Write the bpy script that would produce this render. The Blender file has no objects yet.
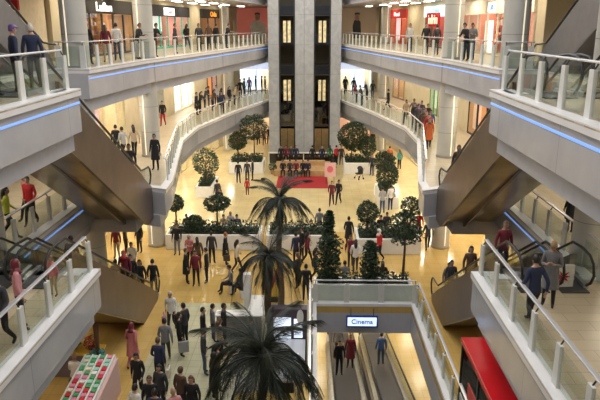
import bpy, bmesh, math, random
from math import sin, cos, pi, radians, atan2, hypot
from mathutils import Vector, Matrix
R = random.Random(7)
SC = bpy.context.scene
COL = SC.collection
# ------------------------------------------------------------------ camera
EYE, CAMX = 11.65, 0.76
PITCH = math.atan(175/630.0); YAW = .02
cam_d = bpy.data.cameras.new('camera'); cam = bpy.data.objects.new('camera', cam_d); COL.objects.link(cam)
cam.location = (CAMX, 0, EYE); cam.rotation_euler = (pi/2-PITCH, 0, YAW)
cam_d.sensor_width = 36; cam_d.lens = 630/600*36; cam_d.clip_end = 300; cam_d.clip_start = .05
SC.camera = cam
def at(px, py, z):
    """the point of the level plane z that the photograph shows at pixel px, py"""
    c, s = cos(PITCH), sin(PITCH)
    u, v = (px-300)/630, (py-200)/630
    dx, dy, dz = u, c-v*s, -s-v*c
    t = (z-EYE)/dz; x, y = dx*t, dy*t
    return CAMX+x-y*YAW, y+x*YAW
# ------------------------------------------------------------------ materials
MATS = {}
def mat(name, col, rough=.5, metal=0., emit=0., noise=0., nscale=4., bump=0., trans=0., coat=0.):
    if name in MATS: return MATS[name]
    m = bpy.data.materials.new(name); m.use_nodes = True; MATS[name] = m
    nt = m.node_tree; b = nt.nodes['Principled BSDF']
    b.inputs['Base Color'].default_value = (*col, 1); b.inputs['Roughness'].default_value = rough
    b.inputs['Metallic'].default_value = metal
    if coat: b.inputs['Coat Weight'].default_value = coat; b.inputs['Coat Roughness'].default_value = .08
    if emit:
        b.inputs['Emission Color'].default_value = (*col, 1); b.inputs['Emission Strength'].default_value = emit
    if noise:
        tc = nt.nodes.new('ShaderNodeTexCoord'); n = nt.nodes.new('ShaderNodeTexNoise'); n.inputs['Scale'].default_value = nscale
        n.inputs['Detail'].default_value = 6
        nt.links.new(tc.outputs['Object'], n.inputs['Vector'])
        r = nt.nodes.new('ShaderNodeValToRGB'); r.color_ramp.elements[0].position = .3; r.color_ramp.elements[1].position = .7
        r.color_ramp.elements[0].color = (*[max(0, k*(1-noise)) for k in col], 1)
        r.color_ramp.elements[1].color = (*[min(1, k*(1+noise)) for k in col], 1)
        nt.links.new(n.outputs['Fac'], r.inputs['Fac']); nt.links.new(r.outputs['Color'], b.inputs['Base Color'])
        if bump:
            bp = nt.nodes.new('ShaderNodeBump'); bp.inputs['Strength'].default_value = bump; bp.inputs['Distance'].default_value = .02
            nt.links.new(n.outputs['Fac'], bp.inputs['Height']); nt.links.new(bp.outputs['Normal'], b.inputs['Normal'])
    return m
def tile_mat(name, c1, c2, mortar, bw, bh, rough=.2, msize=.01, offset=0., coat=0.):
    m = mat(name, c1, rough, coat=coat); nt = m.node_tree; b = nt.nodes['Principled BSDF']
    tc = nt.nodes.new('ShaderNodeTexCoord'); br = nt.nodes.new('ShaderNodeTexBrick')
    br.offset = offset; br.inputs['Scale'].default_value = 1; br.inputs['Brick Width'].default_value = bw; br.inputs['Row Height'].default_value = bh
    br.inputs['Mortar Size'].default_value = msize; br.inputs['Color1'].default_value = (*c1, 1); br.inputs['Color2'].default_value = (*c2, 1)
    br.inputs['Mortar'].default_value = (*mortar, 1)
    nt.links.new(tc.outputs['Object'], br.inputs['Vector'])
    n = nt.nodes.new('ShaderNodeTexNoise'); n.inputs['Scale'].default_value = .7; n.inputs['Detail'].default_value = 5
    nt.links.new(tc.outputs['Object'], n.inputs['Vector'])
    mx = nt.nodes.new('ShaderNodeMix'); mx.data_type = 'RGBA'; mx.blend_type = 'MULTIPLY'; mx.inputs['Factor'].default_value = .35
    nt.links.new(br.outputs['Color'], mx.inputs['A']); nt.links.new(n.outputs['Color'], mx.inputs['B'])
    hs = nt.nodes.new('ShaderNodeHueSaturation'); hs.inputs['Saturation'].default_value = 0; hs.inputs['Value'].default_value = 1.5
    nt.links.new(n.outputs['Color'], hs.inputs['Color']); nt.links.new(hs.outputs['Color'], mx.inputs['B'])
    nt.links.new(mx.outputs['Result'], b.inputs['Base Color'])
    return m
def marble_mat(name, c1, c2, rough=.25):
    m = mat(name, c1, rough); nt = m.node_tree; b = nt.nodes['Principled BSDF']
    tc = nt.nodes.new('ShaderNodeTexCoord'); mp = nt.nodes.new('ShaderNodeMapping'); mp.inputs['Scale'].default_value = (1, 1, .8)
    n = nt.nodes.new('ShaderNodeTexNoise'); n.inputs['Scale'].default_value = 1.6; n.inputs['Detail'].default_value = 9; n.inputs['Distortion'].default_value = 1.4
    r = nt.nodes.new('ShaderNodeValToRGB'); r.color_ramp.elements[0].position = .35; r.color_ramp.elements[1].position = .68
    r.color_ramp.elements[0].color = (*c1, 1); r.color_ramp.elements[1].color = (*c2, 1)
    nt.links.new(tc.outputs['Object'], mp.inputs['Vector']); nt.links.new(mp.outputs['Vector'], n.inputs['Vector'])
    nt.links.new(n.outputs['Fac'], r.inputs['Fac']); nt.links.new(r.outputs['Color'], b.inputs['Base Color'])
    return m
def glass_mat(name, tint, gloss=.12, rough=.03, ior=1.5):
    m = bpy.data.materials.new(name); m.use_nodes = True; nt = m.node_tree; nt.nodes.clear(); MATS[name] = m
    o = nt.nodes.new('ShaderNodeOutputMaterial'); t = nt.nodes.new('ShaderNodeBsdfTransparent'); t.inputs['Color'].default_value = (*tint, 1)
    g = nt.nodes.new('ShaderNodeBsdfGlossy'); g.inputs['Roughness'].default_value = rough
    f = nt.nodes.new('ShaderNodeFresnel'); f.inputs['IOR'].default_value = ior
    a = nt.nodes.new('ShaderNodeMath'); a.operation = 'ADD'; a.inputs[1].default_value = max(0, gloss-.02); a.use_clamp = True
    x = nt.nodes.new('ShaderNodeMixShader')
    ge = nt.nodes.new('ShaderNodeNewGeometry'); iv = nt.nodes.new('ShaderNodeMath'); iv.operation = 'SUBTRACT'; iv.inputs[0].default_value = 1
    mu = nt.nodes.new('ShaderNodeMath'); mu.operation = 'MULTIPLY'
    nt.links.new(ge.outputs['Backfacing'], iv.inputs[1]); nt.links.new(f.outputs[0], a.inputs[0]); nt.links.new(a.outputs[0], mu.inputs[0]); nt.links.new(iv.outputs[0], mu.inputs[1]); nt.links.new(mu.outputs[0], x.inputs[0]); nt.links.new(t.outputs[0], x.inputs[1]); nt.links.new(g.outputs[0], x.inputs[2])
    nt.links.new(x.outputs[0], o.inputs[0]); return m
GLASS = glass_mat('clear_glass', (.91, .94, .92), .05, ior=1.3)
DGLASS = glass_mat('dark_glass', (.12, .13, .15), .10)
M_FLOOR0 = tile_mat('cream_floor_tiles', (.62, .50, .25), (.66, .54, .28), (.50, .40, .21), .6, .6, .16, .008)
M_FLOORM = tile_mat('golden_floor_tiles', (.56, .37, .11), (.60, .40, .13), (.42, .29, .1), .6, .6, .14, .008)
M_FLOORP = tile_mat('pale_green_floor_tiles', (.50, .48, .31), (.54, .52, .34), (.36, .35, .24), .45, .45, .22, .012)
M_FLOOR1 = tile_mat('sand_floor_tiles', (.50, .41, .28), (.54, .45, .31), (.36, .29, .2), .9, .45, .28, .01, .5)
M_FLOORB = tile_mat('yellow_basement_tiles', (.66, .52, .22), (.70, .56, .25), (.5, .4, .2), .6, .6, .2, .01)
M_CEIL = mat('ceiling_paint', (.72, .69, .62), .8, noise=.04)
M_FASC = tile_mat('fascia_panels', (.44, .44, .47), (.48, .48, .51), (.30, .30, .32), 1.8, 4., .22, .012, coat=.3)
M_FASW = mat('fascia_lower_panel', (.44, .45, .50), .3, noise=.05)
M_LEDGE = mat('white_ledge', (.74, .73, .74), .3, noise=.05, nscale=2)
M_WALL = mat('beige_wall', (.62, .53, .36), .7, noise=.08, nscale=1.2)
M_COLM = mat('column_cladding', (.50, .48, .43), .35, noise=.06, nscale=1.5)
M_JOINT = mat('dark_joint', (.16, .15, .14), .6)
M_STRIP = mat('warm_light_strip', (1, .88, .66), .5, emit=.55)
M_BLUE = mat('blue_light_strip', (.22, .42, .95), .5, emit=.5)
M_POST = mat('grey_post_metal', (.66, .66, .63), .4, .1, noise=.05)
M_RAIL = mat('satin_handrail', (.74, .74, .77), .25, .5)
M_BLACK = mat('black_rubber', (.012, .012, .014), .4)
M_DARK = mat('dark_metal', (.05, .05, .055), .35, .6)
M_CASE = mat('brushed_bronze_steel', (.15, .112, .09), .34, .55, noise=.22, nscale=1.1, bump=.1)
M_CASEU = mat('floor_lit_steel_underside', (.30, .24, .15), .28, .6, noise=.3, nscale=.8, bump=.15)  # golden tone brightened in the colour to imitate light from the floor below
M_CASEG = mat('grey_escalator_casing', (.22, .21, .21), .4, .5, noise=.08)
M_STEEL = mat('brushed_steel', (.45, .45, .45), .3, .9, noise=.1)
M_STEP = mat('escalator_step_metal', (.07, .07, .075), .5, .2)
M_MARB = marble_mat('grey_marble', (.36, .38, .41), (.45, .47, .50))
M_WHITE = mat('white_paint', (.78, .77, .74), .4, noise=.04)
M_BRONZE = mat('bronze_doors', (.40, .30, .16), .3, .8, noise=.15)
M_LAMP = mat('white_light_panel', (1, .93, .80), .5, emit=7.0)
M_CAB = mat('lit_cab_window', (.75, .60, .36), .5, emit=.16, noise=.5, nscale=3)
M_WOOD = mat('tan_wood', (.48, .30, .14), .45, noise=.2, nscale=5)
M_RED = mat('red_carpet', (.32, .012, .018), .9, noise=.1, nscale=30)
M_REDG = mat('red_gloss_panel', (.58, .012, .02), .25, noise=.06)
M_SOIL = mat('dark_soil', (.03, .022, .014), .9, noise=.3, nscale=20)
def colm(c, k='cloth'):
    n = '%s_%02d_%02d_%02d' % (k, int(c[0]*99), int(c[1]*99), int(c[2]*99))
    return mat(n, c, .8 if k in ('cloth', 'sign', 'stock') else .4, noise=.12, nscale=14)
# ------------------------------------------------------------------ mesh builder
class MB:
    def __init__(s): s.v = []; s.f = []; s.m = []; s.sm = []
    def add(s, vs, fs, mi=0, smooth=False):
        b = len(s.v); s.v += [tuple(q) for q in vs]
        for f in fs: s.f.append([b+i for i in f]); s.m.append(mi); s.sm.append(smooth)
        return s
    def box(s, x0, y0, z0, x1, y1, z1, mi=0):
        vs = [(x, y, z) for z in (z0, z1) for y in (y0, y1) for x in (x0, x1)]
        return s.add(vs, [(0, 2, 3, 1), (4, 5, 7, 6), (0, 1, 5, 4), (2, 6, 7, 3), (0, 4, 6, 2), (1, 3, 7, 5)], mi)
    def bar(s, a, b, w, h, mi=0):
        """a bar of width w (level) and height h between two points"""
        a = Vector(a); b = Vector(b); d = (b-a).normalized(); n = Vector((-d.y, d.x, 0))
        n = n.normalized()*(w/2) if n.length > 1e-6 else Vector((w/2, 0, 0)); u = d.cross(n).normalized()*(h/2)
        vs = [p+i*n+j*u for p in (a, b) for i, j in ((-1, -1), (1, -1), (1, 1), (-1, 1))]
        return s.add(vs, [(0, 1, 2, 3), (7, 6, 5, 4), (0, 4, 5, 1), (1, 5, 6, 2), (2, 6, 7, 3), (3, 7, 4, 0)], mi)
    def tube(s, pts, r, n=8, mi=0, cap=True):
        pts = [Vector(p) for p in pts]; rr = r if isinstance(r, (list, tuple)) else [r]*len(pts); vs = []; fs = []
        up = None
        for i, p in enumerate(pts):
            d = (pts[min(i+1, len(pts)-1)]-pts[max(i-1, 0)]).normalized()
            if up is None: up = Vector((0, 0, 1)) if abs(d.z) < .9 else Vector((1, 0, 0))
            a = d.cross(up)
            if a.length < 1e-4: a = d.cross(Vector((0, 1, .3)))
            a.normalize(); b = a.cross(d).normalized(); up = b
            vs += [p+(a*cos(2*pi*k/n)+b*sin(2*pi*k/n))*rr[i] for k in range(n)]
        for i in range(len(pts)-1):
            for k in range(n): fs.append((i*n+k, i*n+(k+1) % n, (i+1)*n+(k+1) % n, (i+1)*n+k))
        if cap: fs.append(tuple(range(n))[::-1]); fs.append(tuple(range((len(pts)-1)*n, len(pts)*n)))
        return s.add(vs, fs, mi, True)
    def cyl(s, x, y, z0, z1, r0, r1=None, n=20, mi=0, ry=None):
        r1 = r0 if r1 is None else r1; k = (ry or r0)/r0; vs = []
        for z, r in ((z0, r0), (z1, r1)): vs += [(x+r*cos(2*pi*i/n), y+k*r*sin(2*pi*i/n), z) for i in range(n)]
        s.add(vs, [(i, (i+1) % n, n+(i+1) % n, n+i) for i in range(n)], mi, True)
        return s.add(vs, [tuple(range(n))[::-1], tuple(range(n, 2*n))], mi)
    def ell(s, c, r, nu=10, nv=7, mi=0, keep=None):
        vs = []; fs = []
        for j in range(nv+1):
            t = pi*j/nv
            for i in range(nu): vs.append((c[0]+r[0]*sin(t)*cos(2*pi*i/nu), c[1]+r[1]*sin(t)*sin(2*pi*i/nu), c[2]+r[2]*cos(t)))
        for j in range(nv):
            for i in range(nu):
                q = (j*nu+i, (j+1)*nu+i, (j+1)*nu+(i+1) % nu, j*nu+(i+1) % nu)
                if keep is None or keep(sum((Vector(vs[k]) for k in q), Vector())/4-Vector(c)): fs.append(q)
        return s.add(vs, fs, mi, True)
    def prism(s, poly, z0, z1, mi=0):
        n = len(poly); bm = bmesh.new()
        a = [bm.verts.new((p[0], p[1], z0)) for p in poly]; b = [bm.verts.new((p[0], p[1], z1)) for p in poly]
        bm.faces.new(a[::-1]); bm.faces.new(b)
        for i in range(n): bm.faces.new((a[i], a[(i+1) % n], b[(i+1) % n], b[i]))
        bm.normal_update(); bmesh.ops.triangulate(bm, faces=[f for f in bm.faces if len(f.verts) > 4]); bmesh.ops.recalc_face_normals(bm, faces=bm.faces)
        bm.verts.index_update(); s.add([v.co[:] for v in bm.verts], [[v.index for v in f.verts] for f in bm.faces], mi); bm.free(); return s
    def prism_x(s, poly, x0, x1, mi=0):
        """poly in (y, z), extruded along x"""
        t = MB().prism(poly, x0, x1); return s.add([(z, x, y) for x, y, z in t.v], t.f, mi)
    def move(s, M):
        s.v = [tuple(M @ Vector(q)) for q in s.v]; return s
    def build(s, name, mats, parent=None, loc=None, rz=0, bevel=0):
        me = bpy.data.meshes.new(name); me.from_pydata(s.v, [], s.f)
        for m in (mats if isinstance(mats, (list, tuple)) else [mats]): me.materials.append(m)
        me.polygons.foreach_set('material_index', s.m); me.polygons.foreach_set('use_smooth', s.sm); me.update()
        o = bpy.data.objects.new(name, me); COL.objects.link(o)
        if parent: o.parent = parent
        if loc: o.location = loc
        if rz: o.rotation_euler.z = rz
        if bevel: b = o.modifiers.new('bevel', 'BEVEL'); b.width = bevel; b.segments = 2
        return o
def tag(o, label=None, cat=None, group=None, kind=None):
    if label: o['label'] = label
    if cat: o['category'] = cat
    if group: o['group'] = group
    if kind: o['kind'] = kind
    return o
def empty(name, loc, rz=0, label=None, cat=None, group=None, kind=None):
    o = bpy.data.objects.new(name, None); COL.objects.link(o); o.location = loc; o.rotation_euler.z = rz; o.empty_display_size = .2
    return tag(o, label, cat, group, kind)
def copy_tree(o, parent=None):
    c = o.copy(); COL.objects.link(c); c.parent = parent
    for ch in list(o.children): copy_tree(ch, c)
    return c
def struct(o): o['kind'] = 'structure'; return o
_txt = {}
def lettering(name, body, m, size, parent, loc, rot, ext=.01):
    cu = bpy.data.curves.new(name, 'FONT'); cu.body = body; cu.size = size; cu.extrude = ext; cu.align_x = 'CENTER'; cu.align_y = 'CENTER'; cu.offset = size*.012
    t = bpy.data.objects.new('tmp', cu); COL.objects.link(t); bpy.context.view_layer.update()
    me = bpy.data.meshes.new_from_object(t.evaluated_get(bpy.context.evaluated_depsgraph_get())); bpy.data.objects.remove(t)
    me.materials.clear(); me.materials.append(m)
    o = bpy.data.objects.new(name, me); COL.objects.link(o); o.parent = parent; o.location = loc; o.rotation_euler = rot
    return o
# ------------------------------------------------------------------ the building
L0, L1, L2, L3, B1 = 0., 5., 10., 15., -5.
YN, YF = -3., 68.
W = 16.
VX0, VX1, VY0, VY1 = .95, 5.05, 7.2, 24.9      # the opening in the ground floor over the moving walks
def inner(level):
    """the atrium edge of a level, from the near end to the far end (right side, x > 0)"""
    if level == L1: return [(5.2, .7), (5.2, 16.5), (5.96, 16.5), (5.96, 16.3), (8.15, 16.3), (8.15, 24.75), (6.2, 24.75), (6.2, 25.8), (5.35, 25.4), (5.42, 27.), (6.95, 37.), (6.9, 42.), (5.5, 49.5), (3.2, 58.6)]
    return [(5.4, .7), (5.4, 16.8), (5.96, 16.8), (5.96, 16.0), (9.2, 16.0), (9.2, 24.4), (7.8, 24.4), (7.25, 31.4), (6.35, 37.), (3.2, 58.6)]
def slab(name, level, z0, z1, m, grow=0.):
    h = inner(level); r = [(-W, YN), (0, YN), (0, .7-grow)]+[(-(x-grow), y) for x, y in h]+[(0, 58.6), (0, YF), (-W, YF)]
    l = [(-x, y) for x, y in r]
    b = MB().prism(r, z0, z1); b.prism(l, z0, z1); return struct(b.build(name, m))
# ground floor round the opening
struct(MB().box(-W, 35, -.3, W, YF, 0).build('floor', M_FLOOR0))
struct(MB().box(-W, VY1+.2, -.3, W, 35, 0).build('floor_golden', M_FLOORM))
b = MB(); b.box(-W, YN, -.3, -5.2, VY1+.2, 0); b.box(VX1, YN, -.3, W, VY1+.2, 0); b.box(VX0, VY1, -.3, VX1, VY1+.2, 0); b.box(VX0, YN, -.3, VX1, VY0, 0); struct(b.build('floor_sides', M_FLOORM))
struct(MB().box(-5.2, YN, -.3, VX0, VY1+.2, 0).build('floor_pale', M_FLOORP))
b = MB(); b.box(-8, 0, B1-.2, 14, 45, B1); struct(b.build('floor_basement', M_FLOORB))
b = MB(); b.box(-8, 45, B1, 14, 45.2, -.3); b.box(-8.2, 0, B1, -8, 45, -.3); b.box(14, 0, B1, 14.2, 45, -.3); b.box(-8, -.2, B1, 14, 0, -.3)
struct(b.build('wall_basement', M_WALL))
b = MB(); t = .14
b.box(VX0-t, VY0, -1.25, VX0, VY1+t, -.3); b.box(VX1, VY0, -1.25, VX1+t, VY1+t, -.3); b.box(VX0, VY1, -1.25, VX1, VY1+t, -.3)
struct(b.build('trim_opening_edge', M_FASW))
b = MB(); b.box(VX0-.32, VY0, 0, VX0+.02, VY1+.3, .13); b.box(VX1-.02, VY0, 0, VX1+.32, VY1+.3, .13); b.box(VX0+.02, VY1-.02, 0, VX1-.02, VY1+.3, .13)
struct(b.build('trim_opening_kerb', M_LEDGE))
for lv, nm in ((L1, 'first'), (L2, 'second'), (L3, 'third')):
    slab('floor_'+nm, lv, lv-.03, lv, M_FLOOR1, 0)
    slab('trim_ledge_'+nm, lv, lv-.15, lv-.032, M_LEDGE)
    slab('trim_fascia_'+nm, lv, lv-1.12, lv-.152, M_FASC, -.07)
    slab('ceiling_'+nm, lv, lv-1.65, lv-1.122, M_FASW, -.32)
# ledge lining on the floor outside the glass, and the blue light lines set in the fascia
def offset_path(pts, d):
    out = []
    for i, p in enumerate(pts):
        a = Vector(pts[max(i-1, 0)]); c = Vector(p); e = Vector(pts[min(i+1, len(pts)-1)])
        n1 = (c-a); n2 = (e-c)
        n1 = Vector((n1.y, -n1.x)).normalized() if n1.length else None; n2 = Vector((n2.y, -n2.x)).normalized() if n2.length else None
        if n1 is None: n1 = n2
        if n2 is None: n2 = n1
        k = 1+n1.dot(n2); q = c+(n1+n2)*(d/max(k, .3)); out.append((q.x, q.y))
    return out
def ribbon(pts, d0, d1, z0, z1, sgn, mb):
    a = offset_path(pts, d0); c = offset_path(pts, d1)
    for i in range(len(pts)-1):
        q = [a[i], a[i+1], c[i+1], c[i]]; mb.prism([(sgn*x, y) for x, y in q], z0, z1)
for sgn, sd in ((-1, 'left'), (1, 'right')):
    for lv, nm in ((L1, 'first'), (L2, 'second')):
        h = inner(lv); mb = MB(); ribbon(h, 0, .34, lv+.001, lv+.03, sgn, mb); struct(mb.build('trim_ledge_top_%s_%s' % (nm, sd), M_LEDGE))
        mb = MB()
        runs = [h[0:2], h[5:]] if lv == L2 else [h[4:6]]
        for r_ in runs: ribbon(r_, .055, .072, lv-.37, lv-.315, sgn, mb)
        struct(mb.build('trim_blue_light_%s_%s' % (nm, sd), M_BLUE))
        if lv == L2 and sgn < 0:
            mb = MB(); ribbon(h[0:2], .30, .325, lv-1.2, lv-1.16, sgn, mb); struct(mb.build('trim_blue_light_lower_%s_%s' % (nm, sd), M_BLUE))
# outer walls behind the shops
def wallx(y):
    P = [(30, 11.3), (40, 10.7), (56, 9.5), (66, 7.4)]
    if y < 30: return 14.
    for (a, xa), (c_, xc) in zip(P, P[1:]):
        if y <= c_: return xa+(xc-xa)*(y-a)/(c_-a)
    return 7.4
for sgn, sd in ((-1, 'left'), (1, 'right')):
    x = sgn*(W+.1); struct(MB().box(x-.1, YN, 0, x+.1, YF, 20).build('wall_'+sd, M_WALL))
struct(MB().box(-W, YF+.2, 0, W, YF+.4, 20).build('wall_back', M_WALL))
struct(MB().box(-W, YN-.4, 0, W, YN-.2, 20).build('wall_front', M_WALL))
# ------------------------------------------------------------------ columns
def column(x, y, r, label):
    o = empty('round_column', (x, y, 0), 0, label, 'column', 'round columns of the atrium')
    b = MB(); b.cyl(0, 0, 0, 15, r, n=40); b.build('shaft', M_COLM, o)
    b = MB()
    for z in (1.3, 2.6, 6.3, 7.6, 11.3, 12.6, 13.9): b.cyl(0, 0, z, z+.015, r+.004, n=40)
    b.build('panel_joints', M_JOINT, o)
    b = MB(); b.cyl(0, 0, 0, .12, r+.03, n=40); b.cyl(0, 0, 5, 5.12, r+.03, n=40); b.cyl(0, 0, 10, 10.12, r+.03, n=40); b.build('base_ring', M_STEEL, o)
    a = atan2(0-y, -x*.15)+(.35 if x > 0 else -.35)
    b = MB(); q = MB().box(-.022, r-.01, .2, .022, r+.015, 14.5); q.move(Matrix.Rotation(a-pi/2, 4, 'Z')); q.build('light_strip', M_STRIP, o)
    return o
CL = [(8.75, 17.3, .5, 'nearest, beside the top of the lower escalators'), (8.55, 25.25, .5, 'just beyond the escalator well'),
      (7.75, 32.6, .48, 'rising past the corner of the first floor landing'), (7.4, 60, .42, 'far down, behind the lift tower')]
for x, y, r, t in CL:
    for sg, sd in ((-1, 'left'), (1, 'right')): column(sg*x, y, r, 'beige clad round column on the %s, %s' % (sd, t))
# ------------------------------------------------------------------ railings
post_me = {}
def make_post(parent, x, y, z, rz, side):
    if side not in post_me:
        b = MB(); w = .12
        b.add([(-w, -.035, 0), (w, -.035, 0), (w, .035, 0), (-w, .035, 0), (-w*.8, -.035, .86), (w*.8, -.035, .86), (w*.8, .035, .86), (-w*.8, .035, .86)],
              [(3, 2, 1, 0), (4, 5, 6, 7), (0, 1, 5, 4), (1, 2, 6, 5), (2, 3, 7, 6), (3, 0, 4, 7)])
        o = b.build('post', M_POST, None, bevel=.008)
        k = MB().tube([(0, 0, .83), (0, side*.05, .92), (0, side*.08, .99)], .017, 6).build('bracket', M_DARK, o)
        post_me[side] = (o.data, k.data); bpy.data.objects.remove(k); bpy.data.objects.remove(o)
    o = bpy.data.objects.new('post', post_me[side][0]); COL.objects.link(o); o.parent = parent; o.location = (x, y, z); o.rotation_euler.z = rz
    k = bpy.data.objects.new('bracket', post_me[side][1]); COL.objects.link(k); k.parent = o
def railing(label, path, z, side=1, step=1.35, group='glass railings along the atrium edges', ret=None):
    """path in world x, y; side = which side (left of travel = +1) the handrail leans to"""
    x0, y0 = path[0]; o = empty('glass_railing', (x0, y0, z), 0, label, 'railing', group)
    P = [Vector((x-x0, y-y0, .03)) for x, y in path]; hr = MB()
    prev = None
    for i in range(len(P)-1):
        a, c = P[i], P[i+1]; d = c-a; L = d.length; n = max(1, round(L/step)); rz = atan2(d.y, d.x); u = d/L
        nrm = Vector((-u.y, u.x, 0))
        for k in range(n+1):
            if k == 0 and i > 0: continue
            q = a+d*(k/n)
            if k == 0: q = a+u*.12
            make_post(o, q.x, q.y, .03, rz, side)
        for k in range(n):
            p = a+d*(k/n)+u*.13; q = a+d*((k+1)/n)-u*.13
            MB().bar(p+Vector((0, 0, .44)), q+Vector((0, 0, .44)), .014, .78).build('glass_panel', GLASS, o)
    off = [Vector((x, y, 1.02)) for x, y in offset_path([(p.x, p.y) for p in P], -side*.08)]
    for i in range(len(off)-1):
        u = (off[i+1]-off[i]).normalized()*.03
        hr.bar(off[i]-u, off[i+1]+u, .10, .045)
    hr.build('handrail', M_RAIL, o, bevel=.012)
    return o
for sg, sd in ((-1, 'left'), (1, 'right')):
    f = lambda pts: [(sg*x, y) for x, y in pts]
    s = -sg       # handrail leans away from the atrium
    railing('glass railing of the %s first floor gallery, closest below the camera' % sd, f([(5.42, 1.), (5.42, 16.3)]), L1, s)
    railing('glass railing of the %s second floor gallery, closest to the camera' % sd, f([(5.72, 1.), (5.72, 16.65)]), L2, s)
    railing('glass railing beside the escalator well on the %s first floor walkway' % sd, f([(8.45, 15.7), (8.45, 25.)]), L1, s)
    railing('glass railing of the %s first floor, bending from the escalator landing to the lift tower' % sd, f(offset_path(inner(L1)[9:], .22)), L1, s)
    railing('glass railing of the %s second floor, running back to the lift tower' % sd, f([(9.15, 24.7), (8.1, 24.7)]+offset_path(inner(L2)[6:], .3)[1:]), L2, s)
railing('glass railing in front of the moving walk opening, behind the sign', [(VX0-.15, VY1+.12), (VX1+.15, VY1+.12)], .1, 1, 1.4)
railing('glass railing along the left side of the moving walk opening', [(VX0-.17, VY1-.1), (VX0-.17, 12)], .1, -1, 1.4)
railing('glass railing along the right side of the moving walk opening', [(VX1+.17, VY1-.1), (VX1+.17, 12)], .1, 1, 1.4)
# ------------------------------------------------------------------ escalators
def escalator(xa, xb, sg, zt, zb, label, side_m, under_m, yt=15.2, ycl=16.55, clad=0., deck=0., group='escalators between the floors', par=.70):
    """xa < xb: extent of the truss on the right side of the hall; sg mirrors it. clad widens the panel towards the hall, deck widens the far parapet"""
    yb = yt+(zt-zb)*1.732; sl = (zt-zb)/(yb-yt); xm = (xa+xb)/2; ln = lambda y: zt-(y-yt)*sl
    o = empty('escalator', (sg*xm, yb, zb), 0, label, 'escalator', group)
    T = Matrix.Translation((-sg*xm, -yb, -zb))
    def px(poly, x0, x1, name, m):
        a, c = sorted((sg*x0, sg*x1)); return MB().prism_x(poly, a, c).move(T).build(name, m, o)
    low = lambda y: ln(y)-1.02
    ye = yb+.02; g = zb == 0
    if g: body = [(yt+.02, zt-.03), (ye, .01), (yb-1.75, .01), (yt+.02, low(yt))]
    else: body = [(yt+.02, zt-.03), (ye, zb-.0), (ye, low(ye)), (yt+.02, low(yt))]
    px(body, xa+.1, xb-.1, 'truss', M_CASEG)
    ya = ycl; yc = yb+(.95 if clad and not g else .5)
    zc = lambda y: min(ln(y)+par, ln(y)+par) if y < yb-.1 else zb+par*.75
    def panel(y0, y1):
        top = [(y0, ln(y0)+par), (yb-.5, ln(yb-.5)+par), (yb+.1, zb+par*.8), (y1, zb+(.08 if not g else .45))] if True else None
        if g: return top+[(y1, .01), (yb-1.75, .01), (y0, low(y0))]
        return top+[(y1, low(ye)-.25 if clad else zb), (ye-.1, low(ye)-.25 if clad else low(ye)), (y0, low(y0))]
    px(panel(ya, yc), xa-clad, xa+.1, 'side_panel', side_m); px(panel(yt+.3 if not clad else ya, yb+.5), xb-.1, xb+deck, 'side_panel', side_m if not deck else M_CASEG)
    n = Vector((0, -sl, -1)).normalized()*.012
    y0, y1 = ycl, (yb-1.75 if g else ye)
    px([(y0, low(y0)-.045), (y1, low(y1)-.045), (y1, low(y1)-.002), (y0, low(y0)-.002)], xa, xb+(deck or .019), 'underside_sheet', under_m)
    b = MB(); y = yt+.3; x0, x1 = sorted((sg*(xa+.14), sg*(xb-.14)))
    while y < yb-.1:
        z = ln(y); b.prism_x([(y, z-.1), (y, z+.16), (y+.36, z+.16), (y+.4, z-.1)], x0, x1); y += .4
    b.box(x0, yt-1.2, zt+.004, x1, yt+.32, zt+.03); b.box(x0, yb, zb+.004, x1, yb+1.3, zb+.03)
    b.move(T).build('steps', M_STEP, o)
    a = [(yt-.9, zt+.10), (yt-1.12, zt+.25), (yt-1.25, zt+.5), (yt-1.15, zt+.78), (yt-.9, zt+.93), (yt-.4, zt+.97), (yt+.2, zt+.92)]
    c = [(yb-.1, zb+1.02), (yb+.5, zb+.95), (yb+1.0, zb+.93), (yb+1.25, zb+.78), (yb+1.35, zb+.5), (yb+1.2, zb+.25), (yb+1.0, zb+.10)]
    P = a+c
    for xs in (sg*(xa+.12), sg*(xb-.12)):
        lo = [(yb+1.0, zb+.04), (yb+.1, zb+.04), (yt+.1, zt+.04), (yt-.9, zt+.04)]
        MB().prism_x([(p, q-.02) for p, q in P]+lo, xs-.008, xs+.008).move(T).build('balustrade_glass', GLASS, o)
        MB().tube([(xs, p, q) for p, q in P], .038, 8).move(T).build('handrail', M_BLACK, o)
        b = MB(); b.bar((xs, yt-.9, zt+.06), (xs, yt+.2, zt+.06), .12, .12); b.bar((xs, yt+.1, zt+.05), (xs, yb, zb+.09), .12, .16); b.bar((xs, yb-.1, zb+.06), (xs, yb+1.0, zb+.06), .12, .12)
        b.move(T).build('skirt', M_STEEL, o)
    return o
EX = {'inner': (6.0, 7.04), 'outer': (7.06, 8.05)}
YT = {L2: 16.0, L1: 16.3}
for sg, sd in ((-1, 'left'), (1, 'right')):
    for ps, (xa, xb) in EX.items():
        inn = ps == 'inner'
        escalator(xa, xb, sg, L2, L1, 'bronze clad escalator between first and second floor on the %s, %s one of its pair' % (sd, ps), M_CASE, M_CASEU, YT[L2], 16.85, .001 if inn else 0, 0 if inn else .08)
        escalator(xa, xb, sg, L1, L0, 'bronze clad escalator between ground and first floor on the %s, %s one of its pair' % (sd, ps), M_CASE, M_CASEU, YT[L1], 16.55, .001 if inn else 0, 0 if inn else .08)
    escalator(9.3, 10.6, sg, L3, L2, 'grey clad escalator coming down to the second floor at the top %s corner' % sd, M_CASEG, M_CASEG, 15.7, 15.75)
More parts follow.
